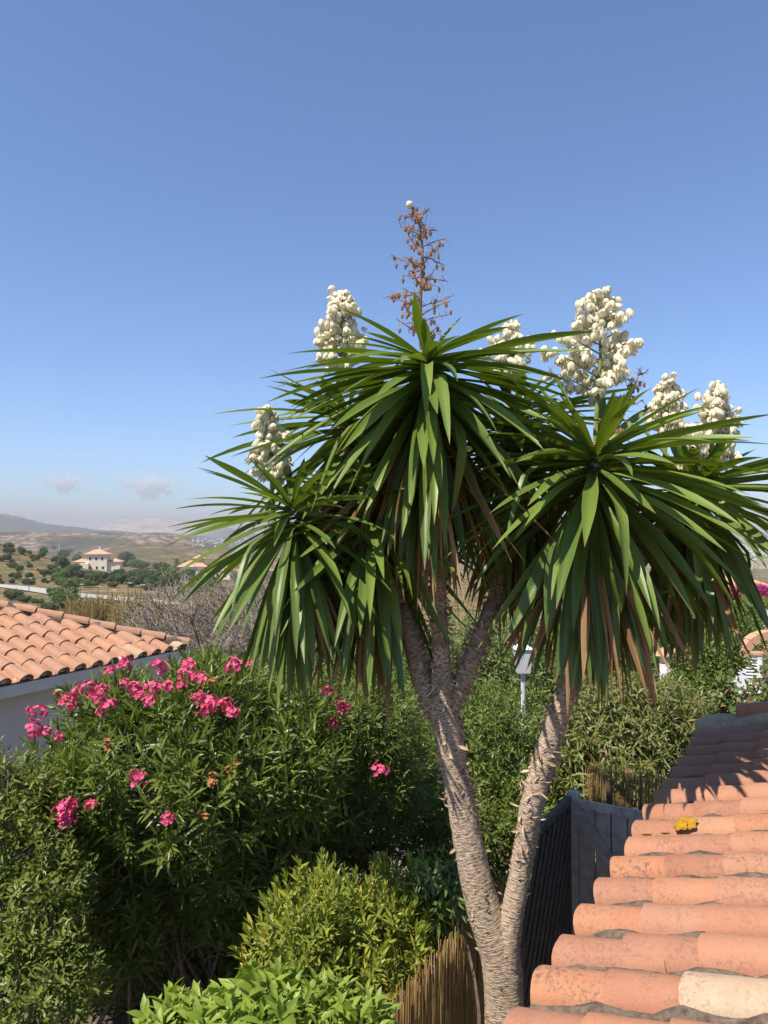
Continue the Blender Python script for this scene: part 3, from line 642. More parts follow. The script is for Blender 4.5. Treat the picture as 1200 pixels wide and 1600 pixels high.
spike((798, 502), (796, 610), 5.05, 66, 28, False, 12)
spike((418, 635), (425, 765), 4.75, 62, 28, False, 11)
spike((1045, 592), (1040, 690), 5.05, 64, 26, False, 12)
# dried spent spike on the tallest head, and small bare sprays
def drysp(path, Y, wid, nbr, r0=.017, lab=None):
    pts = smooth_path([P(a, b_, Y) for a, b_ in path], .04); st = B(); st.tube(pts, np.linspace(r0, r0*.3, len(pts)), 7); pods = []
    for i in range(nbr):
        h = .06+.92*(i+.5)/nbr; s = pts[int(h*(len(pts)-1))]; a = i*2.4+random.gauss(0, .4); ln = wid*np.interp(h, [0, .5, .85, 1], [1, 1, .7, .3])*random.uniform(.7, 1.2)
        dirn = unit(np.array([math.sin(a), math.cos(a), random.uniform(-.1, .45)])); q_ = [s+dirn*ln*f+RNG.normal(0, .006, 3) for f in (0, .3, .6, 1)]; st.tube(q_, [.0045, .0035, .003, .002], 4)
        for k in range(15):
            f = .15+.85*k/15; p0 = s+dirn*ln*f; p1 = p0+RNG.normal(0, .022, 3); st.tube([p0, p1], [.0022, .0014], 3, False)
            if random.random() < .20: pods.append(p1)
    for p in pods:
        n_ = 5; st.tube([p, p-Z3*.010, p-Z3*.026, p-Z3*.036], [.003, .010, .008, .001], n_)
    o_ = st.out('dried_flower_spike', MT['spike'], yuc); o_.location = Vector((-TB).tolist()); return o_
drysp([(660, 545), (656, 480), (660, 400), (655, 350), (641, 318)], 4.42, .20, 38)
drysp([(935, 700), (985, 620), (1000, 575)], 4.3, .12, 12, .008)
drysp([(930, 760), (860, 790), (800, 760)], 4.35, .10, 10, .007)
b = B(); p = P(640, 319, 4.42)-TB; b.tube([p+Z3*.02, p+Z3*.012, p-Z3*.012, p-Z3*.028], [.004, .02, .022, .006], 9); b.out('last_bloom', MT['bell'], yuc, True)

# ------------------------------------------------------------------ shrubs and hedges near by
def flower_mesh(seed, mat, n=22, rad=.075):
    rg = np.random.default_rng(seed); c = unit(rg.normal(size=(n, 3)))*rad*rg.uniform(.4, 1, (n, 1))*np.array([1, 1, .85]); nrm = unit(c+np.array([0, 0, .03])+rg.normal(0, .02, c.shape)); parts = []
    for k in range(5):
        ref = unit(np.cross(nrm, rg.normal(size=3)[None]+0*nrm)) if k == 0 else ref
        ref2 = np.cross(nrm, ref); a = k*2*math.pi/5; d = ref*math.cos(a)+ref2*math.sin(a)+nrm*.35
        parts.append(leaves(c, d, nrm, np.full(n, .028)*rg.uniform(.8, 1.2, n), np.full(n, .024), rg.random(n), rg.random(n), .2, .1))
    V, T, C = cat(parts); return mesh('flower_cluster', V, T, MT[mat], C)
FLW = [flower_mesh(s, 'pink') for s in range(4)]; WTH = flower_mesh(9, 'withered', 10, .05)
def add_flowers(root, E, pts, me=None, sc_=1.):
    for i, (px, py, s) in enumerate(pts):
        p = hit(E, px, py, .20)-np.array(root.location)
        o_ = obj('flower_cluster' if me is None else 'withered_cluster', me or FLW[i % 4], root, Matrix.Translation(Vector(p.tolist())) @ Euler((random.gauss(0, .4), random.gauss(0, .4), random.random()*6.28)).to_matrix().to_4x4() @ Matrix.Scale(s*sc_, 4))
OL1 = [ell(300, 1190, 6.0, 175, 140, .75), ell(150, 1225, 5.9, 110, 100, .6), ell(330, 1320, 6.3, 180, 140, .6), ell(335, 1085, 6.3, 100, 75, .5), ell(195, 1110, 6.3, 90, 65, .45), ell(440, 1180, 6.2, 110, 120, .7), ell(160, 1390, 6.1, 120, 120, .45), ell(300, 1470, 6.8, 200, 95, .45)]
ol1 = shrub('oleander_shrub', 'large oleander bush with many pink flower clusters against the neighbour house', 'shrub', OL1, 'oleander', 46, 17, .021, .150, .024, up=.9, a0=15, a1=70, droop=.25, seed=1, nst=16, base=(P(300, 1195, 6)[0], 6.5), rough=.17)
add_flowers(ol1, OL1, [(57, 1112, .95), (55, 1138, 1), (72, 1143, .6), (92, 1150, .55), (105, 1100, .9), (118, 1083, .9), (140, 1075, 1), (152, 1090, .9), (160, 1078, .7), (166, 1103, 1), (195, 1036, .95), (172, 1047, .7), (194, 1066, .55), (212, 1075, 1), (220, 1088, .6), (235, 1092, .8), (250, 1042, .95), (245, 1070, .8), (262, 1073, .7), (292, 1040, .9), (290, 1055, .8), (312, 1058, .8), (283, 1070, .6), (310, 1088, .75), (330, 1100, .9), (350, 1100, .9), (318, 1110, .7), (363, 1110, .7), (365, 1040, 1), (390, 1036, .45), (214, 1216, .9), (142, 1256, .6), (101, 1268, 1.1), (104, 1282, .9), (108, 1258, .8), (263, 1277, .65)])
add_flowers(ol1, OL1, [(168, 1165, 1), (362, 1200, 1), (332, 1218, .9), (318, 1274, .8), (90, 1085, .7), (330, 1065, .8)], WTH)
OL2 = [ell(555, 1130, 7.0, 100, 95, .7), ell(600, 1190, 7.2, 75, 110, .7), ell(500, 1225, 7.0, 110, 100, .7), ell(470, 1090, 7.0, 70, 60, .6), ell(560, 1290, 7.6, 90, 100, .6), ell(480, 1340, 7.4, 110, 100, .5)]
ol2 = shrub('oleander_shrub', 'smaller dark oleander with a few scattered pink blooms beside the yucca trunk', 'shrub', OL2, 'hedge', 85, 12, .020, .095, .017, up=.7, a0=20, a1=75, droop=.2, seed=2, nst=12)
add_flowers(ol2, OL2, [(500, 1168, 1.0), (503, 1178, .9), (537, 1105, .8), (530, 1103, .7), (519, 1130, .8), (595, 1202, 1.05), (435, 1235, .9), (441, 1217, .7), (417, 1228, .7), (512, 1080, .8)])
add_flowers(ol2, OL2, [(465, 1065, .9), (492, 1218, 1.0)], WTH)
LS = [ell(15, 1275, 5.2, 85, 95, .45), ell(45, 1395, 5.0, 105, 110, .45), ell(-60, 1330, 5.2, 100, 160, .6), ell(35, 1530, 4.7, 125, 110, .4)]
shrub('pittosporum_shrub', 'olive green bushy shrub growing against the pale house wall left of the oleander', 'shrub', LS, 'leftshrub', 110, 11, .016, .062, .020, up=.7, seed=3, nst=10)
MB_ = [ell(555, 1450, 4.95, 115, 95, .36), ell(475, 1490, 4.7, 85, 100, .36), ell(640, 1405, 5.2, 75, 65, .3), ell(530, 1555, 4.6, 95, 100, .3), ell(510, 1395, 5.0, 85, 45, .3)]
shrub('pittosporum_shrub', 'small bright yellow green shrub leaning over the reed fence', 'shrub', MB_, 'pitto', 62, 17, .014, .085, .022, up=1.5, a0=18, a1=75, droop=.1, seed=4, nst=10, jit=.4, rough=.24, curl=-.08)
ML = [ell(690, 1385, 5.1, 45, 55, .22)]
shrub('laurel_shrub', 'sprig of darker pointed leaves poking up beside the yucca trunk', 'shrub', ML, 'hedge2', 120, 9, .022, .13, .030, up=.5, a0=35, a1=95, droop=.6, seed=5, nst=5, inner=False)
FB = [ell(300, 1625, 3.5, 95, 60, .25), ell(420, 1640, 3.4, 120, 95, .3), ell(540, 1640, 3.5, 75, 85, .25)]
shrub('broadleaf_bush', 'low fresh green bush with broad soft leaves in front of the yellow green shrub', 'shrub', FB, 'broad', 170, 8, .018, .12, .045, up=1.0, a0=30, a1=85, droop=.15, seed=6, nst=8, curl=.25)
HB = [ell(770, 1190, 8.2, 130, 120, .6), ell(850, 1240, 8.0, 90, 110, .6), ell(690, 1260, 8.3, 70, 110, .5), ell(760, 1310, 7.6, 140, 100, .5)]
shrub('garden_hedge', 'dark green garden hedge standing behind the forked yucca trunks', 'hedge', HB, 'hedge', 80, 11, .022, .085, .020, up=.7, seed=7, nst=12)
HC = [ell(760, 1040, 12.5, 110, 90, .9), ell(860, 1050, 12.5, 90, 70, .9), ell(640, 1040, 13.0, 120, 60, .9), ell(520, 1040, 14, 110, 45, .9), ell(720, 1110, 12, 160, 70, .8)]
shrub('garden_hedge', 'pale green loose hedge around the white lamp post', 'hedge', HC, 'hedge2', 60, 10, .03, .10, .026, up=.7, seed=8, nst=10, simple=True)
MG = [ell(985, 1150, 7.9, 110, 95, .5), ell(930, 1190, 7.8, 70, 90, .45), ell(1040, 1130, 8.2, 75, 70, .5), ell(975, 1215, 7.6, 90, 48, .35), ell(995, 1090, 8.4, 80, 36, .5)]
shrub('lance_leaf_hedge', 'olive hedge with drooping lance shaped leaves above the grey gate', 'hedge', MG, 'mango', 75, 10, .02, .115, .023, up=.6, a0=40, a1=110, droop=.7, seed=9, nst=12, zmin=1.55)
DK = [ell(1095, 1050, 9.6, 45, 55, .4), ell(1085, 1090, 9.3, 55, 45, .4), ell(1120, 1020, 10.2, 40, 40, .35)]
shrub('climber_bush', 'dark leafy bush beside the white lattice wall', 'shrub', DK, 'hedge', 110, 9, .025, .08, .036, up=.6, seed=10, nst=8)
CLB = [ell(1165, 1085, 9.0, 60, 22, .3), ell(1203, 1060, 9.2, 26, 40, .25), ell(1130, 1078, 9.0, 34, 28, .25)]
shrub('climber_bush', 'sparse climber with pale and reddish leaves over the far roof end', 'shrub', CLB, 'climber', 34, 7, .035, .10, .05, up=.5, seed=11, nst=9, inner=False, jit=.7)
RB = [ell(1120, 990, 22, 70, 40, 1.2), ell(1040, 1010, 24, 50, 35, 1.2), ell(1150, 960, 30, 45, 22, 1.2), ell(980, 1030, 20, 60, 45, 1.2)]
shrub('garden_tree', 'soft green feathery bush behind the white chimney', 'shrub', RB, 'bush2', 26, 9, .06, .20, .05, up=.7, seed=12, nst=8, simple=True)

# ------------------------------------------------------------------ fences and gates
def reed_panel(name, label, u0, u1, v, top, parent_dir=(U, Vv), z0=-.05):
    du, dv = parent_dir; org_ = du*u0+dv*v; root = empty(name, org_, label, 'fence'); n = int((u1-u0)/.0085); parts = []
    Vt, Tt, Ct = [], [], []; o = 0
    for lay in (0, 1):
        for i in range(n):
            u = u0+(i+random.random())*(u1-u0)/n; x = du*u+dv*(v+(lay-.5)*.014+random.gauss(0, .004)); h = top+random.gauss(0, .035)+(.06*random.random() if random.random() < .1 else 0)
            r = random.uniform(.0028, .0052); tp = x+du*random.gauss(0, .035)+dv*random.gauss(0, .02)
            a = np.arange(4)*math.pi/2+random.random(); ring = np.cos(a)[:, None]*du*r+np.sin(a)[:, None]*dv*r
            Vt += [x+ring+Z3*z0, (x+tp)/2+ring+Z3*(h+z0)/2, tp+ring*.7+Z3*h]
            for k in (0, 4):
                Tt += [(o+k+j, o+k+(j+1) % 4, o+k+4+(j+1) % 4, o+k+4+j) for j in range(4)]
            c = np.zeros((12, 4)); c[:, 0] = random.random(); c[:, 2] = random.random(); c[:, 3] = 1; Ct.append(c); o += 12
    p = obj('reed_panel', mesh('reed_panel', np.vstack(Vt)-org_, np.array(Tt), MT['reed'], np.vstack(Ct), smooth=True), root); p['kind'] = 'stuff'
    for z in (.35, .95, top-.18):
        b = B(); b.tube([du*u+dv*(v+.016)+Z3*(z+.006*math.sin(u*9))-org_ for u in np.arange(u0, u1, .12)], .0022, 4); b.out('tie_wire', MT['pole'], root)
    for u in np.arange(u0+.2, u1, 1.7):
        b = B(); b.tube([du*u+dv*(v-.05)-org_+Z3*z for z in (-.1, top-.1)], .022, 8); b.out('post', MT['darkwood'], root)
    return root
reed_panel('reed_fence', 'golden dry reed fence running behind the yucca trunk', 2.3, 6.15, -2.1, 1.6)
gl = P(905, 1248, 6.4); GT = gl[2]; gu, gv = gl @ U, gl @ Vv
reed_panel('reed_fence', 'short reed screen seen above the grey wooden gate', gv-.05, gv+1.9, gu+.45, GT+.17, (Vv, U))
gate = empty('garden_gate', U*gu+Vv*gv, 'weathered grey board gate with diagonal brace in the side passage', 'gate'); ga = -R(31)
gw = .135
for k in range(9):
    b = B(); h = GT-.06+random.gauss(0, .008); b.box(Vv*(gw*(k+.5))+Z3*(h/2+.04), (gw-.014, .022, h-.08), ga); b.out('board', MT['wood'], gate)
for z in (GT-.03, GT-.95, .25):
    b = B(); b.box(Vv*.6-U*.028+Z3*z, (1.22, .03, .07 if z > 1.5 else .1), ga); b.out('rail', MT['wood'], gate)
b = B(); M = Matrix.Rotation(ga, 4, 'Z') @ Matrix.Rotation(R(52), 4, 'Y'); b.box(Vv*.30-U*.028+Z3*(GT-.50), (1.08, .028, .10), M=M); b.out('brace', MT['wood'], gate)
b = B(); b.box(Vv*-.05+Z3*(GT/2+.02), (.09, .09, GT+.06), ga); b.out('post', MT['wood'], gate)
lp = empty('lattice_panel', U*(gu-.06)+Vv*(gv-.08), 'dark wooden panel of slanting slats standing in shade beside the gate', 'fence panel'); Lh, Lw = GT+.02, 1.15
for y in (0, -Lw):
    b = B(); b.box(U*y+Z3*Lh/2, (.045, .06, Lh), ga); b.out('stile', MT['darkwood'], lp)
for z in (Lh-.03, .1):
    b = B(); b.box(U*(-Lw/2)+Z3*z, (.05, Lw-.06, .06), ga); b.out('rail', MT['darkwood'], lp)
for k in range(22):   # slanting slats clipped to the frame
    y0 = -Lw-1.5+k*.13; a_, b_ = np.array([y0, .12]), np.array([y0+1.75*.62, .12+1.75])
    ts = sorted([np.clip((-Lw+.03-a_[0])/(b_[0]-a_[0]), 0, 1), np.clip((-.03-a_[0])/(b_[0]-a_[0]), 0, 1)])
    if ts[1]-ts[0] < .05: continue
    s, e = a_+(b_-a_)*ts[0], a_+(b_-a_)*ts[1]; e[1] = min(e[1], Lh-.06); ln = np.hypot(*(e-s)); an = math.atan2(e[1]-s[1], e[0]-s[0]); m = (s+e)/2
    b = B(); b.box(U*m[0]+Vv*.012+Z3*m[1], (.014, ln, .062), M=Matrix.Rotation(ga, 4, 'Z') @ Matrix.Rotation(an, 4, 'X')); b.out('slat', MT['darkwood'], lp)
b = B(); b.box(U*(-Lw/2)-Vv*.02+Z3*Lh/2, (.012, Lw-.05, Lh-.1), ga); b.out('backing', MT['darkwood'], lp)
sp_ = P(655, 1585, 4.05); bm = bmesh.new(); bmesh.ops.create_icosphere(bm, subdivisions=3, radius=1)
# gravel path patch
pg = ground_hit(625, 1312, 4, 60); b = []
th = np.linspace(0, 2*math.pi, 40, endpoint=False); ring = [(pg[0]+(1.0+.15*math.sin(3*t))*math.cos(t), pg[1]+(2.4+.2*math.sin(2*t))*math.sin(t), .012) for t in th]
bm.free(); pm = flat('gravel', (.36, .31, .26), .95, .4, 40, 1.0); tag(obj('path', mesh('path', ring, [tuple(range(40))], pm)), 'pale gravel path between the shrubs', None, None, 'structure')
# street lamp
lb = P(817, 1022, 10.6); lamp = empty('street_lamp', (lb[0], lb[1], H(lb[0], lb[1])), 'white lamp post with boxy lantern rising from the hedge', 'lamp'); zz = lb[2]-float(H(lb[0], lb[1]))
b = B(); b.tube([(0, 0, -.1), (0, 0, zz-.25)], [.036, .032], 10); b.out('pole', MT['steel'], lamp)
b = B(); 
for s0, s1, z0, z1 in [(.09, .12, -.26, .08)]:
    v = [(-s0, -s0, z0), (s0, -s0, z0), (s0, s0, z0), (-s0, s0, z0), (-s1, -s1, z1), (s1, -s1, z1), (s1, s1, z1), (-s1, s1, z1)]
    b.add(np.array(v)+np.array([0, 0, zz]), [(3, 2, 1, 0), (4, 5, 6, 7), (0, 1, 5, 4), (1, 2, 6, 5), (2, 3, 7, 6), (3, 0, 4, 7)])
b.out('lantern', MT['steel'], lamp)
b = B(); b.add(np.array([(-.14, -.14, .08), (.14, -.14, .08), (.14, .14, .08), (-.14, .14, .08), (0, 0, .18)])+np.array([0, 0, zz]), [(3, 2, 1, 0), (0, 1, 4), (1, 2, 4), (2, 3, 4), (3, 0, 4)]); b.out('cap', MT['steel'], lamp)

# ------------------------------------------------------------------ buildings behind on the right
def hip_roof(b, cx, cy, z, wx, wy, h, ov=.4):
    x, y = wx/2+ov, wy/2+ov; k = min(x, y)
    r0, r1 = ((cx-x+k, cy, z+h), (cx+x-k, cy, z+h)) if wx >= wy else ((cx, cy-y+k, z+h), (cx, cy+y-k, z+h))
    v = [(cx-x, cy-y, z), (cx+x, cy-y, z), (cx+x, cy+y, z), (cx-x, cy+y, z), r0, r1]
    f = [(0, 1, 5, 4), (1, 2, 5), (2, 3, 4, 5), (3, 0, 4), (3, 2, 1, 0)] if wx >= wy else [(0, 1, 4), (1, 2, 5, 4), (2, 3, 5), (3, 0, 4, 5), (3, 2, 1, 0)]
    return b.add(v, f)
def window(parent, c, wx, wz, nrm=(0, -1)):
    b = B(); rz = 0 if nrm[1] else R(90); b.box(c, (wx+.16, .1, wz+.16), rz); f = b.out('window', MT['white'], parent)
    b = B(); b.box((c[0]+nrm[0]*.04, c[1]+nrm[1]*.04, c[2]), (wx, .06, wz), rz); b.out('pane', MT['glass'], f)
def small_box(name, label, cat_, px, py_top, Y, w, d, hgt, roofh=0, rz=0, mat='white', roofmat='fartile', ov=.08, win=()):
    t = P(px, py_top, Y); g_ = float(H(t[0], t[1])); root = empty(name, (t[0], t[1], g_), label, cat_, None, rz); zt = t[2]-g_
    b = B(); b.box((0, 0, zt/2-.2), (w, d, zt+.4)); b.out('wall', MT[mat], root)
    if roofh: b = B(); hip_roof(b, 0, 0, zt, w, d, roofh, ov); b.out('roof', MT[roofmat], root)
    for (x, z, wx, wz) in win: window(root, (x, -d/2-.02, zt+z), wx, wz)
    return root
small_box('garden_store', 'small white outbuilding with terracotta pyramid roof behind the hedge', 'outbuilding', 1062, 1022, 13, .62, .62, 1, .26, R(-25))
wlat = P(1162, 1022, 13.0); lw = empty('lattice_wall', (wlat[0], wlat[1], 0), 'white lattice screen wall with flat brick coping', 'wall', None, R(-12)); ht = wlat[2]
for x in (-.25, .25):
    b = B(); b.box((x, 0, ht/2), (.07, .10, ht)); b.out('post', MT['white'], lw)
b = B(); b.box((0, 0, ht+.02), (.60, .14, .05)); b.out('coping', MT['fartile'], lw)
b = B(); b.box((0, 0, ht-.045), (.43, .08, .06)); b.out('beam', MT['white'], lw)
for k in range(16):
    z = ht-.12-k*.055; b = B(); b.box((0, 0, z), (.43, .06, .022), M=Matrix.Rotation(R(25), 4, 'X')); b.out('slat', MT['white'], lw)
b = B(); b.box((0, .05, ht/2-.1), (.43, .02, ht-.2)); b.out('backing', MT['wall'], lw)
# terracotta arch at the frame edge
ac = P(1203, 1040, 12.0); ar = empty('brick_arch', (ac[0], ac[1], 0), 'round terracotta tiled arch rising behind the climber', 'arch')
n = 11
for k in range(n):
    t = math.pi*(k+.5)/n; b = B(); b.box((-math.cos(t)*.5, 0, ac[2]+math.sin(t)*.5), (.15, .22, .13), M=Matrix.Rotation(t-math.pi/2, 4, 'Y')); b.out('brick', MT['fartile'], ar)
for x in (-.5, .5):
    b = B(); b.box((x, 0, ac[2]/2), (.13, .2, ac[2])); b.out('pier', MT['white'], ar)
small_box('terracotta_villa', 'white villa with orange roof hidden behind the right yucca skirt', 'house', 1040, 985, 34, 4.2, 4, 3, .9, R(20), win=((-.9, -1.2, .8, 1), (.8, -1.2, .8, 1)), ov=.3)
small_box('terracotta_villa', 'house with pale orange roof above the purple bougainvillea', 'house', 1150, 915, 130, 9, 8, 3, 2, R(10), 'cream', win=((-2.4, -1.4, 1, 1.2), (2.4, -1.4, 1, 1.2)))
# garden wall with brown gate, bougainvillea
gwp = ground_hit(1168, 978, 30, 200); gY = gwp[1]; gwl = empty('garden_wall', gwp, 'low white garden wall with brown slatted gate below the bougainvillea', 'wall'); hw = 22/F*gY
for x0, x1 in ((-3.2, -.9), (1.0, 6)):
    b = B(); b.box(((x0+x1)/2, 0, hw/2-.5), (x1-x0, .25, hw+1)); b.out('wall', MT['white'], gwl)
b = B(); b.box((.05, 0, hw/2-.5), (1.9, .06, .2)); b.out('gate_frame', MT['brownwood'], gwl)
for k in range(7):
    b = B(); b.box((.05, 0, .12+k*hw/7.3), (1.86, .05, hw/7.3-.05)); b.out('slat', MT['brownwood'], gwl)
BG = [ell(1170, 925, gY+3, 38, 14, 1.1), ell(1200, 928, gY+3, 25, 13, 1)]
shrub('bougainvillea', 'purple bougainvillea spilling above the low white garden wall', 'shrub', BG, 'bract', 12, 9, .08, .22, .16, up=.6, seed=13, nst=5, simple=True, zmin=-20)
YB = [ell(1165, 940, gY+1.2, 18, 8, .6), ell(1190, 942, gY+1.2, 24, 10, .8)]
shrub('garden_bush', 'yellow green clipped bush just under the purple bougainvillea', 'shrub', YB, 'pitto', 16, 9, .06, .18, .1, up=.6, seed=14, nst=4, simple=True, zmin=-20)

# ------------------------------------------------------------------ bare tree behind the neighbour's roof
def bare_tree(px, py, Y, hpx, seed, label, spread=1.0):
    rg = random.Random(seed); base = P(px, py, Y); g_ = float(H(base[0], base[1])); root = empty('bare_tree', (base[0], base[1], g_), label, 'tree', None); top = P(px, py-hpx, Y)[2]-g_
    b = B(); tw = []
    def grow(p, d, L, r, lev):
        q_ = p+d*L; m_ = (p+q_)/2+np.array([rg.gauss(0, .05) for _ in range(3)])*L; b.tube([p, m_, q_], [r, r*.85, r*.68], 6 if lev < 2 else 4 if lev < 4 else 3, lev == 0)
        r = max(r, .011)
        if lev >= 6: tw.append((q_, d)); return
        for k in range(3 if lev < 4 else 4):
            nd = unit(d+np.array([rg.gauss(0, .55*spread), rg.gauss(0, .55*spread), rg.gauss(.02, .42)])); grow(p+(q_-p)*rg.uniform(.45, 1), nd, L*rg.uniform(.62, .86), r*.62, lev+1)
    for k in range(5):
        a = k*1.256+rg.random(); grow(np.array([rg.gauss(0, .15), rg.gauss(0, .15), -.1]), unit(np.array([math.cos(a)*.8*spread, math.sin(a)*.8*spread, 1.0])), top*.50, .05, 1)
    b.out('trunk', MT['twig'], root)
    p = np.array([t[0] for t in tw]); sel = RNG.random(len(p)) < .5; d = np.array([t[1] for t in tw])[sel]; v, t, c = shoots(p[sel], d, 4, .03, .05, .025, simple=True)
    cr = obj('crown', mesh('crown', v, t, MT['sparse'], c), root); cr['kind'] = 'stuff'
for k, (px, hp, Y, lab) in enumerate([(352, 135, 15, 'leafless grey twiggy tree behind the neighbour roof corner'), (425, 135, 16, 'bare tangled tree between the roof corner and the yucca'), (300, 85, 18, 'low bare tree with few yellowing leaves just past the roof hip'), (390, 130, 19, 'far bare tree half hidden behind the tangled twigs')]):
    bare_tree(px, 1030, Y, hp, k+1, lab, 1.2)

# ------------------------------------------------------------------ far hillside: bushes, villas, road, palms, turbines
def bush_mesh(seed, mat, n=420, tree=False):
    rg = np.random.default_rng(seed); E = [(np.array([rg.normal(0, .35), rg.normal(0, .35), .55+rg.uniform(-.1, .25)]), np.array([.55, .55, .5])*rg.uniform(.7, 1.1)) for _ in range(6)]
    p, nr = lobes_surface(E, 26, 1., .05, .15, seed); d = unit(nr+np.array([0, 0, .4])+RNG.normal(0, .5, p.shape)); v, t, c = shoots(p, d, 4, .07, .20, .12, 30, 85, 0, True)
    p, nr = lobes_surface(E, 18, .75, .05, .15, seed); v2, t2, c2 = shoots(p, nr, 3, .06, .3, .25, 50, 90, 0, True); v, t, c = cat([(v, t, c), (v2, t2, c2)])
    return mesh('crown', v, t, MT[mat], c)
BM = [bush_mesh(s, 'bush') for s in range(3)]+[bush_mesh(s+5, 'bush2') for s in range(2)]
def trunk_mesh():
    b = B(); b.tube([(0, 0, -.6), (.03, .02, .1), (-.02, 0, .5)], [.09, .07, .04], 6); return mesh('trunk', np.concatenate(b.V), b.T, MT['stem'])
TM = trunk_mesh()
LB = {'d': ('dark green rounded scrub bush on the dry hillside', 'scrub bushes on the hillside'), 'o': ('olive grey tree in the grove below the cream villa', 'trees below the cream villa'), 'r': ('bushy tree lining the pale country road', 'trees along the road')}
def place_bush(px, py, wpx, k, key):
    g_ = ground_hit(px, py); s = wpx/F*g_[1]/1.9; root = empty('scrub_bush' if key == 'd' else 'small_tree', g_, LB[key][0], 'bush' if key == 'd' else 'tree', LB[key][1], random.random()*6)
    hh = random.uniform(.8, 1.15)
    for nm, me in (('crown', BM[k]), ('trunk', TM)):
        o_ = obj(nm, me, root); o_.scale = (s, s, s*hh)
rg = random.Random(5)
for i in range(75): place_bush(rg.uniform(-25, 125), rg.uniform(856, 914), rg.uniform(5, 18), rg.choice([0, 1, 2, 2]), 'd')
for px, py, wd in [(110, 905, 22), (128, 903, 20), (150, 905, 24), (166, 908, 26), (185, 905, 24), (200, 908, 28), (215, 905, 26), (232, 908, 30), (248, 910, 26), (262, 912, 26), (205, 918, 30), (235, 922, 32), (190, 912, 24), (120, 915, 24), (100, 918, 26), (140, 918, 22), (262, 900, 24), (275, 905, 22), (175, 886, 20), (187, 885, 24), (200, 884, 30), (212, 886, 24), (225, 888, 18), (100, 888, 26), (118, 892, 18), (92, 897, 18), (130, 884, 12), (152, 884, 18)]: place_bush(px, py, wd, rg.choice([0, 1, 2, 3]), 'o')
for i in range(44): place_bush(rg.uniform(95, 335), rg.uniform(894, 926), rg.uniform(14, 28), rg.choice([0, 1, 2, 3]), 'o')
for px, py, wd in [(18, 938, 34), (40, 942, 22), (78, 928, 14), (98, 948, 40), (110, 958, 40), (60, 945, 20), (75, 960, 30), (90, 935, 30), (290, 930, 26), (310, 925, 28)]: place_bush(px, py, wd, rg.choice([0, 1, 2, 3]), 'r')
rb = P(165, 962, 36); 
for (px, py, wd, k, lab) in [(165, 968, 38, 4, 'bright green round bush among the dry reeds')]:
    g_ = ground_hit(px, py); s = wd/F*g_[1]/1.9; root = empty('round_bush', g_, lab, 'bush')
    for nm, me in (('crown', BM[k]), ('trunk', TM)): o_ = obj(nm, me, root); o_.scale = (s, s, s)
# dry reeds
def reeds(px0, px1, py, hpx, label):
    a, c = ground_hit(px0, py), ground_hit(px1, py); n = 1500; t = RNG.random(n); p = a+(c-a)*t[:, None]+RNG.normal(0, [.5, 2.2, 0], (n, 3)); Y = p[:, 1]; p[:, 2] = H(p[:, 0], p[:, 1])-.1
    hgt = hpx/F*Y.mean()*RNG.uniform(.45, 1.1, n)*(.8+.25*sn(p[:, 0]*1.3, p[:, 1]*1.3, 0, 30)); d = unit(np.stack([RNG.normal(0, .16, n), RNG.normal(0, .16, n), np.ones(n)], -1)); up = RNG.normal(size=(n, 3)); up[:, 2] = .1
    r1, r2 = RNG.random(n), RNG.random(n); parts = [leaves(p, d, up, hgt, np.full(n, .09)*hgt/2, r1, r2, .2, .12)]
    m = n*2; k = RNG.integers(0, n, m); f = RNG.uniform(.3, 1, m)[:, None]; dd = unit(d[k]+RNG.normal(0, .6, (m, 3))); parts.append(leaves(p[k]+d[k]*hgt[k][:, None]*f, dd, RNG.normal(size=(m, 3)), hgt[k]*.28, np.full(m, .05)*hgt[k]/2, r1[k], RNG.random(m), .2, .3))
    V, T, C = cat(parts); root = empty('reed_clump', (a+c)/2, label, 'reeds'); q_ = obj('canes', mesh('canes', V-(a+c)/2, T, MT['drygrass'], C), root); q_['kind'] = 'stuff'
reeds(118, 165, 972, 42, 'stand of straw coloured reeds left of the round green bush')
reeds(185, 262, 985, 50, 'wide stand of dry golden reeds right of the round green bush')
# road
rpts = [ground_hit(px, py) for px, py in [(-40, 913), (20, 918), (60, 923), (100, 929), (140, 933), (185, 936), (225, 941), (255, 947)]]
rp_ = smooth_path(rpts, 4); dd = unit(np.gradient(rp_, axis=0)*np.array([1, 1, 0])); nn = np.stack([-dd[:, 1], dd[:, 0], 0*dd[:, 0]], -1); V = []
for off in (-3.6, -1.2, 1.2, 3.6):
    q_ = rp_+nn*off; q_[:, 2] = H(q_[:, 0], q_[:, 1])+.25; V.append(q_)
m = len(rp_); V = np.vstack(V); T = np.array([(k*m+i, k*m+i+1, (k+1)*m+i+1, (k+1)*m+i) for k in range(3) for i in range(m-1)])
ro = mesh('road', V, T, MT['road']); tag(obj('road', ro), 'pale country road curving across the slope', None, None, 'structure')
# cream villa
vp = ground_hit(148, 890, 120, 330); s = vp[1]/F   # metres per photo pixel
vil = empty('villa', vp, 'two storey cream villa with shallow tiled hip roofs on the ridge', 'villa', None, R(8))
def vbox(part, x0, x1, z0, z1, y0, y1, mat='cream'):
    b = B(); b.box(((x0+x1)/2*s, (y0+y1)/2*s, (z0+z1)/2*s), ((x1-x0)*s, (y1-y0)*s, (z1-z0)*s)); return b.out(part, MT[mat], vil)
vbox('upper_storey', -14, 18, -8, 24, 0, 26); vbox('side_wing', -32, -14, -8, 12, 2, 24); vbox('side_wing', 18, 37, -8, 12, 4, 26); vbox('porch', -20, -8, -8, 10, -8, 2); vbox('basement', -10, 16, -22, -8, -10, 6, 'ochre')
b = B(); hip_roof(b, 2*s, 13*s, 24*s, 32*s, 26*s, 7.5*s, 3*s); b.out('roof', MT['fartile'], vil)
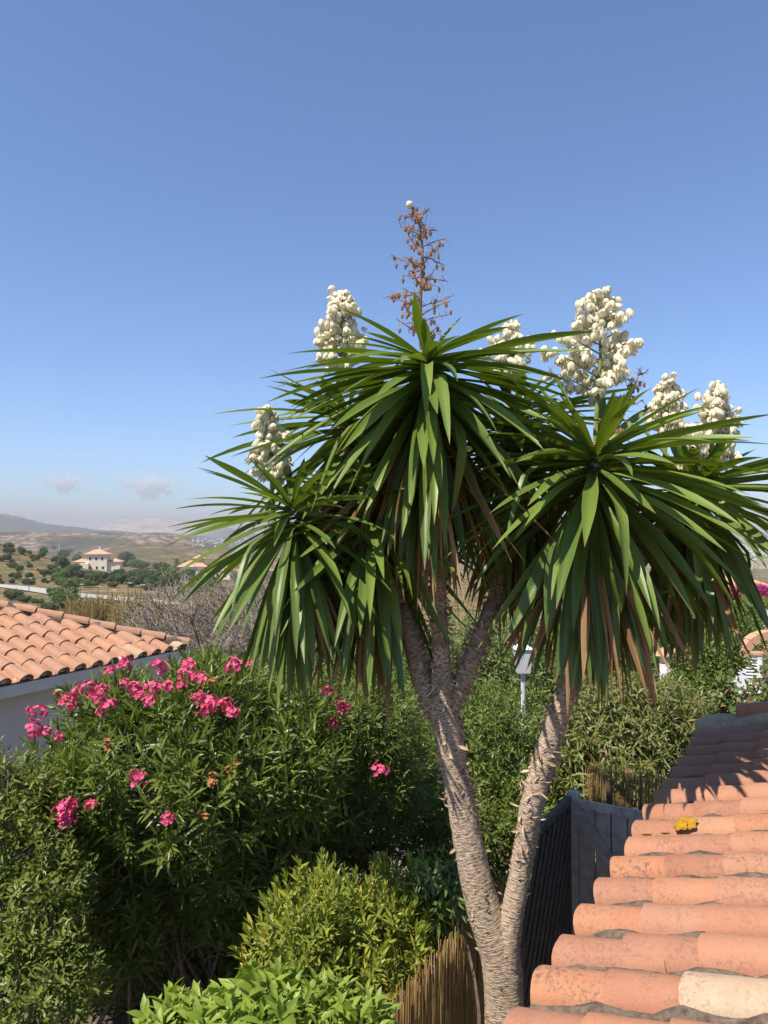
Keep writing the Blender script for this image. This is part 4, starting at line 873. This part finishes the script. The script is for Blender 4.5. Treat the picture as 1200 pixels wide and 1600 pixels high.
b = B(); hip_roof(b, -22*s, 13*s, 12*s, 20*s, 22*s, 5*s, 2*s); b.out('roof', MT['fartile'], vil)
b = B(); hip_roof(b, 28*s, 15*s, 12*s, 20*s, 22*s, 5*s, 2*s); b.out('roof', MT['fartile'], vil)
b = B(); b.box((4*s, 13*s, 33*s), (2.2*s, 2.2*s, 5*s)); b.out('chimney', MT['cream'], vil)
for x, z in ((-7, 17), (2, 17), (11, 17), (-7, 3), (3, 3), (12, 3)): window(vil, (x*s, -.03, z*s), 3.2*s, 4.2*s)
for x, z in ((-27, 4), (-20, 4)): window(vil, (x*s, 2*s-.03, z*s), 3*s, 5*s)
for x, z in ((-5, -15), (6, -15)): window(vil, (x*s, -10*s-.03, z*s), 5*s, 7*s)
# more houses
def house(px, py, Ymax, wpx, hpx, rpx, label, mat='white', rz=0, tower=False):
    g_ = ground_hit(px, py, 60, Ymax); s = g_[1]/F; root = empty('hillside_house', g_, label, 'house', None, rz); w_, h_ = wpx*s, hpx*s; d_ = w_*.7
    b = B(); b.box((0, 0, h_/2-1.5), (w_, d_, h_+3)); b.out('wall', MT[mat], root)
    b = B(); hip_roof(b, 0, 0, h_, w_, d_, rpx*s, .05*w_); b.out('roof', MT['fartile'], root)
    for x in (-.3, 0, .3): window(root, (x*w_, -d_/2-.03, h_*.5), w_*.11, h_*.38)
    if tower:
        b = B(); b.box((w_*.2, 0, h_+rpx*s*.6), (w_*.35, d_*.5, rpx*s*1.6)); b.out('tower', MT['ochre'], root); b = B(); hip_roof(b, w_*.2, 0, h_+rpx*s*1.4, w_*.35, d_*.5, rpx*s*.6, .05*w_); b.out('tower_roof', MT['fartile'], root)
    return root
house(302, 898, 330, 44, 16, 9, 'white villa with ochre upper storey and orange roofs beside two palms', 'white', R(10), True)
house(345, 905, 330, 40, 14, 9, 'low house with pale orange roof half hidden by twigs', 'cream', R(-8))
house(440, 912, 200, 36, 16, 9, 'white house with orange tiled roof seen under the left yucca leaves', 'white', R(5))
house(400, 900, 300, 46, 14, 9, 'long house with pinkish roof behind the bare tree', 'cream', R(-15))
g_ = ground_hit(218, 944, 40, 300); s = g_[1]/F; o_ = empty('road_block', g_, 'small ochre walled hut beside the pale road', 'hut'); b = B(); b.box((0, 0, 4*s), (18*s, 8*s, 12*s)); b.out('wall', MT['ochre'], o_); b = B(); b.box((0, 0, 10.5*s), (19*s, 9*s, 1*s)); b.out('roof_slab', MT['cream'], o_)
g_ = ground_hit(238, 946, 40, 300); o_ = empty('stone_pile', g_, 'pile of pale grey stone blocks at the roadside', 'stones')
for k in range(7): b = B(); b.box((rg.uniform(-7, 7)*s, rg.uniform(-3, 3)*s, rg.uniform(1, 5)*s), (4*s, 4*s, 4*s), rg.random()*3); b.out('block', MT['stone'], o_)
g_ = ground_hit(87, 892, 120, 330); s = g_[1]/F; o_ = empty('white_shed', g_, 'tiny pale blue flat shed left of the cream villa', 'shed'); b = B(); b.box((0, 0, 2.5*s), (11*s, 8*s, 8*s)); b.out('wall', MT['white'], o_); b = B(); b.box((0, 0, 7*s), (12.5*s, 9.5*s, .8*s)); b.out('roof', MT['steel'], o_)
# roadside poles
for px, py, hp in [(45, 925, 22), (125, 935, 22), (153, 936, 20), (200, 945, 34), (220, 948, 34), (175, 940, 18)]:
    g_ = ground_hit(px, py, 40, 300); s = g_[1]/F; r_ = empty('roadside_pole', g_, 'thin dark lamp pole along the pale road', 'pole', 'poles along the road')
    b = B(); b.tube([(0, 0, -.4), (0, 0, hp*s)], [.10, .06], 6); b.out('mast', MT['pole'], r_); b = B(); b.box((.35, 0, hp*s), (.9, .22, .12)); b.out('lamp_head', MT['steel'], r_)
# palms
def palm_parts():
    b = B(); b.tube(smooth_path([(0, 0, -.5), (.1, 0, 3), (0, .05, 6.2)], .5), .22, 8); tm = mesh('trunk', np.concatenate(b.V), b.T, MT['twig']); ps = []
    for k in range(42):
        a = k*2.4; e0 = np.interp(k, [0, 41], [75, -35]); t = np.linspace(0, 1, 14); el = np.radians(e0-60*t**1.3); L = 2.3; dv = np.stack([np.cos(el)*math.sin(a), np.cos(el)*math.cos(a), np.sin(el)], -1); p = np.array([0, 0, 6.2])+np.cumsum(dv*L/14, 0)
        side = np.array([math.cos(a), -math.sin(a), 0])
        for sg in (-1, 1): n = len(p); ps.append(leaves(p, dv*.6+sg*side-np.array([0, 0, .35]), np.cross(dv, side), np.full(n, .55)*np.sin(np.pi*(.15+.8*t)), np.full(n, .11), RNG.random(n), RNG.random(n), .1, .1, True))
    v, t, c = cat(ps); return tm, mesh('crown', v, t, MT['palm'], c)
PT, PC = palm_parts()
for px, py, hp, lab in [(276, 893, 26, 'taller slim palm beside the ochre topped villa'), (290, 893, 24, 'shorter palm against the ochre villa wall'), (217, 884, 15, 'small palm at the end of the cream villa garden'), (226, 884, 16, 'dark small palm on the ridge right of the cream villa')]:
    g_ = ground_hit(px, py, 100, 330); s = hp/F*g_[1]/7.2; r_ = empty('palm_tree', g_, lab, 'palm', None, random.random()*6)
    for nm, me in (('trunk', PT), ('crown', PC)): o_ = obj(nm, me, r_); o_.scale = (s, s, s)
# wind turbines on the blue ridge
for i, px in enumerate([8, 18, 30, 43, 56, 61, 72]):
    X = (px-600)/F*5000; g_ = (X, 5000, float(H(X, 5000))); r_ = empty('wind_turbine', g_, 'white wind turbine on the blue ridge', 'turbine', 'wind turbines on the ridge')
    b = B(); b.tube([(0, 0, -5), (0, 0, 38)], [2.0, 1.2], 8); b.out('tower', MT['turb'], r_); b = B(); b.box((0, -1, 38.6), (2.4, 6, 2.4)); b.out('nacelle', MT['turb'], r_)
    ph = random.random()*2
    for k in range(3):
        a = ph+k*2.0944; b = B(); b.tube([(0, -4.4, 38.6), (math.sin(a)*8, -4.4, 38.6+math.cos(a)*8), (math.sin(a)*19, -4.4, 38.6+math.cos(a)*19)], [.5, 1.0, .2], 5); b.out('blade', MT['turb'], r_)
# pylons and far town specks on the plain
for px, py in [(222, 815), (92, 850)]:
    g_ = ground_hit(px, py+12, 800, 5000); s = g_[1]/F; r_ = empty('radio_mast', g_, 'slender pale mast on the brown ridge', 'mast', 'masts on the ridges'); b = B(); b.tube([(0, 0, -2), (0, 0, 13*s)], [.5*s, .25*s], 5); b.out('mast', MT['turb'], r_)
tw = B()
for i in range(700):
    px = rg.uniform(1080, 1330) if i % 3 else rg.uniform(300, 560); py = rg.gauss(858, 7) if i % 3 else rg.gauss(846, 4)
    if py < 841: continue
    g_ = ground_hit(px, py, 900, 9000); q_ = g_[1]/F; tw.box(g_+np.array([0, 0, .7*q_]), (rg.uniform(1, 3.5)*q_, 2*q_, rg.uniform(1, 2.2)*q_), rg.random())
t_ = tw.out('distant_town', MT['white']); tag(t_, 'pale specks of the distant town on the valley plain', 'town', None, 'stuff')
# ------------------------------------------------------------------ two faint clouds beyond the hills
def cloudmat():
    m = bpy.data.materials.new('cloud'); m.use_nodes = True; n = m.node_tree; n.nodes.remove(n.nodes['Principled BSDF']); L = n.links
    tc = n.nodes.new('ShaderNodeTexCoord'); sub = n.nodes.new('ShaderNodeVectorMath'); sub.operation = 'LENGTH'
    L.new(tc.outputs['Object'], sub.inputs[0]); mp = n.nodes.new('ShaderNodeMapping'); mp.inputs['Scale'].default_value = (2.6, 1, 1.1); L.new(tc.outputs['Object'], mp.inputs[0])
    no = n.nodes.new('ShaderNodeTexNoise'); no.inputs['Scale'].default_value = 1.5; no.inputs['Detail'].default_value = 6; no.inputs['Roughness'].default_value = .6; L.new(mp.outputs[0], no.inputs['Vector'])
    a = n.nodes.new('ShaderNodeMath'); a.operation = 'MULTIPLY_ADD'; L.new(no.outputs[0], a.inputs[0]); a.inputs[1].default_value = 3.0; a.inputs[2].default_value = -.75
    b_ = n.nodes.new('ShaderNodeMath'); b_.operation = 'SUBTRACT'; L.new(a.outputs[0], b_.inputs[0]); L.new(sub.outputs['Value'], b_.inputs[1])
    c = n.nodes.new('ShaderNodeMath'); c.operation = 'ADD'; c.inputs[1].default_value = 0; L.new(b_.outputs[0], c.inputs[0])
    d_ = n.nodes.new('ShaderNodeMath'); d_.operation = 'MAXIMUM'; d_.inputs[1].default_value = 0; L.new(c.outputs[0], d_.inputs[0])
    e = n.nodes.new('ShaderNodeMath'); e.operation = 'MULTIPLY'; e.inputs[1].default_value = .007; L.new(d_.outputs[0], e.inputs[0])
    pv = n.nodes.new('ShaderNodeVolumePrincipled'); pv.inputs['Color'].default_value = (.95, .95, .97, 1); L.new(e.outputs[0], pv.inputs['Density']); L.new(pv.outputs[0], n.nodes['Material Output'].inputs['Volume']); return m
CMT = cloudmat()
for px, py, rx, rz_, lab in [(232, 759, 62, 26, 'larger faint white cloud low over the quarry hill'), (98, 755, 40, 20, 'smaller faint cloud above the wind turbine ridge')]:
    c = P(px, py, 15000); s = 15000/F; bm = bmesh.new(); bmesh.ops.create_icosphere(bm, subdivisions=3, radius=1); me = bpy.data.meshes.new('cloud'); bm.to_mesh(me); bm.free(); me.materials.append(CMT)
    o_ = obj('cloud', me); o_.location = c.tolist(); o_.scale = (rx*s, 500, rz_*s); tag(o_, lab, 'cloud')
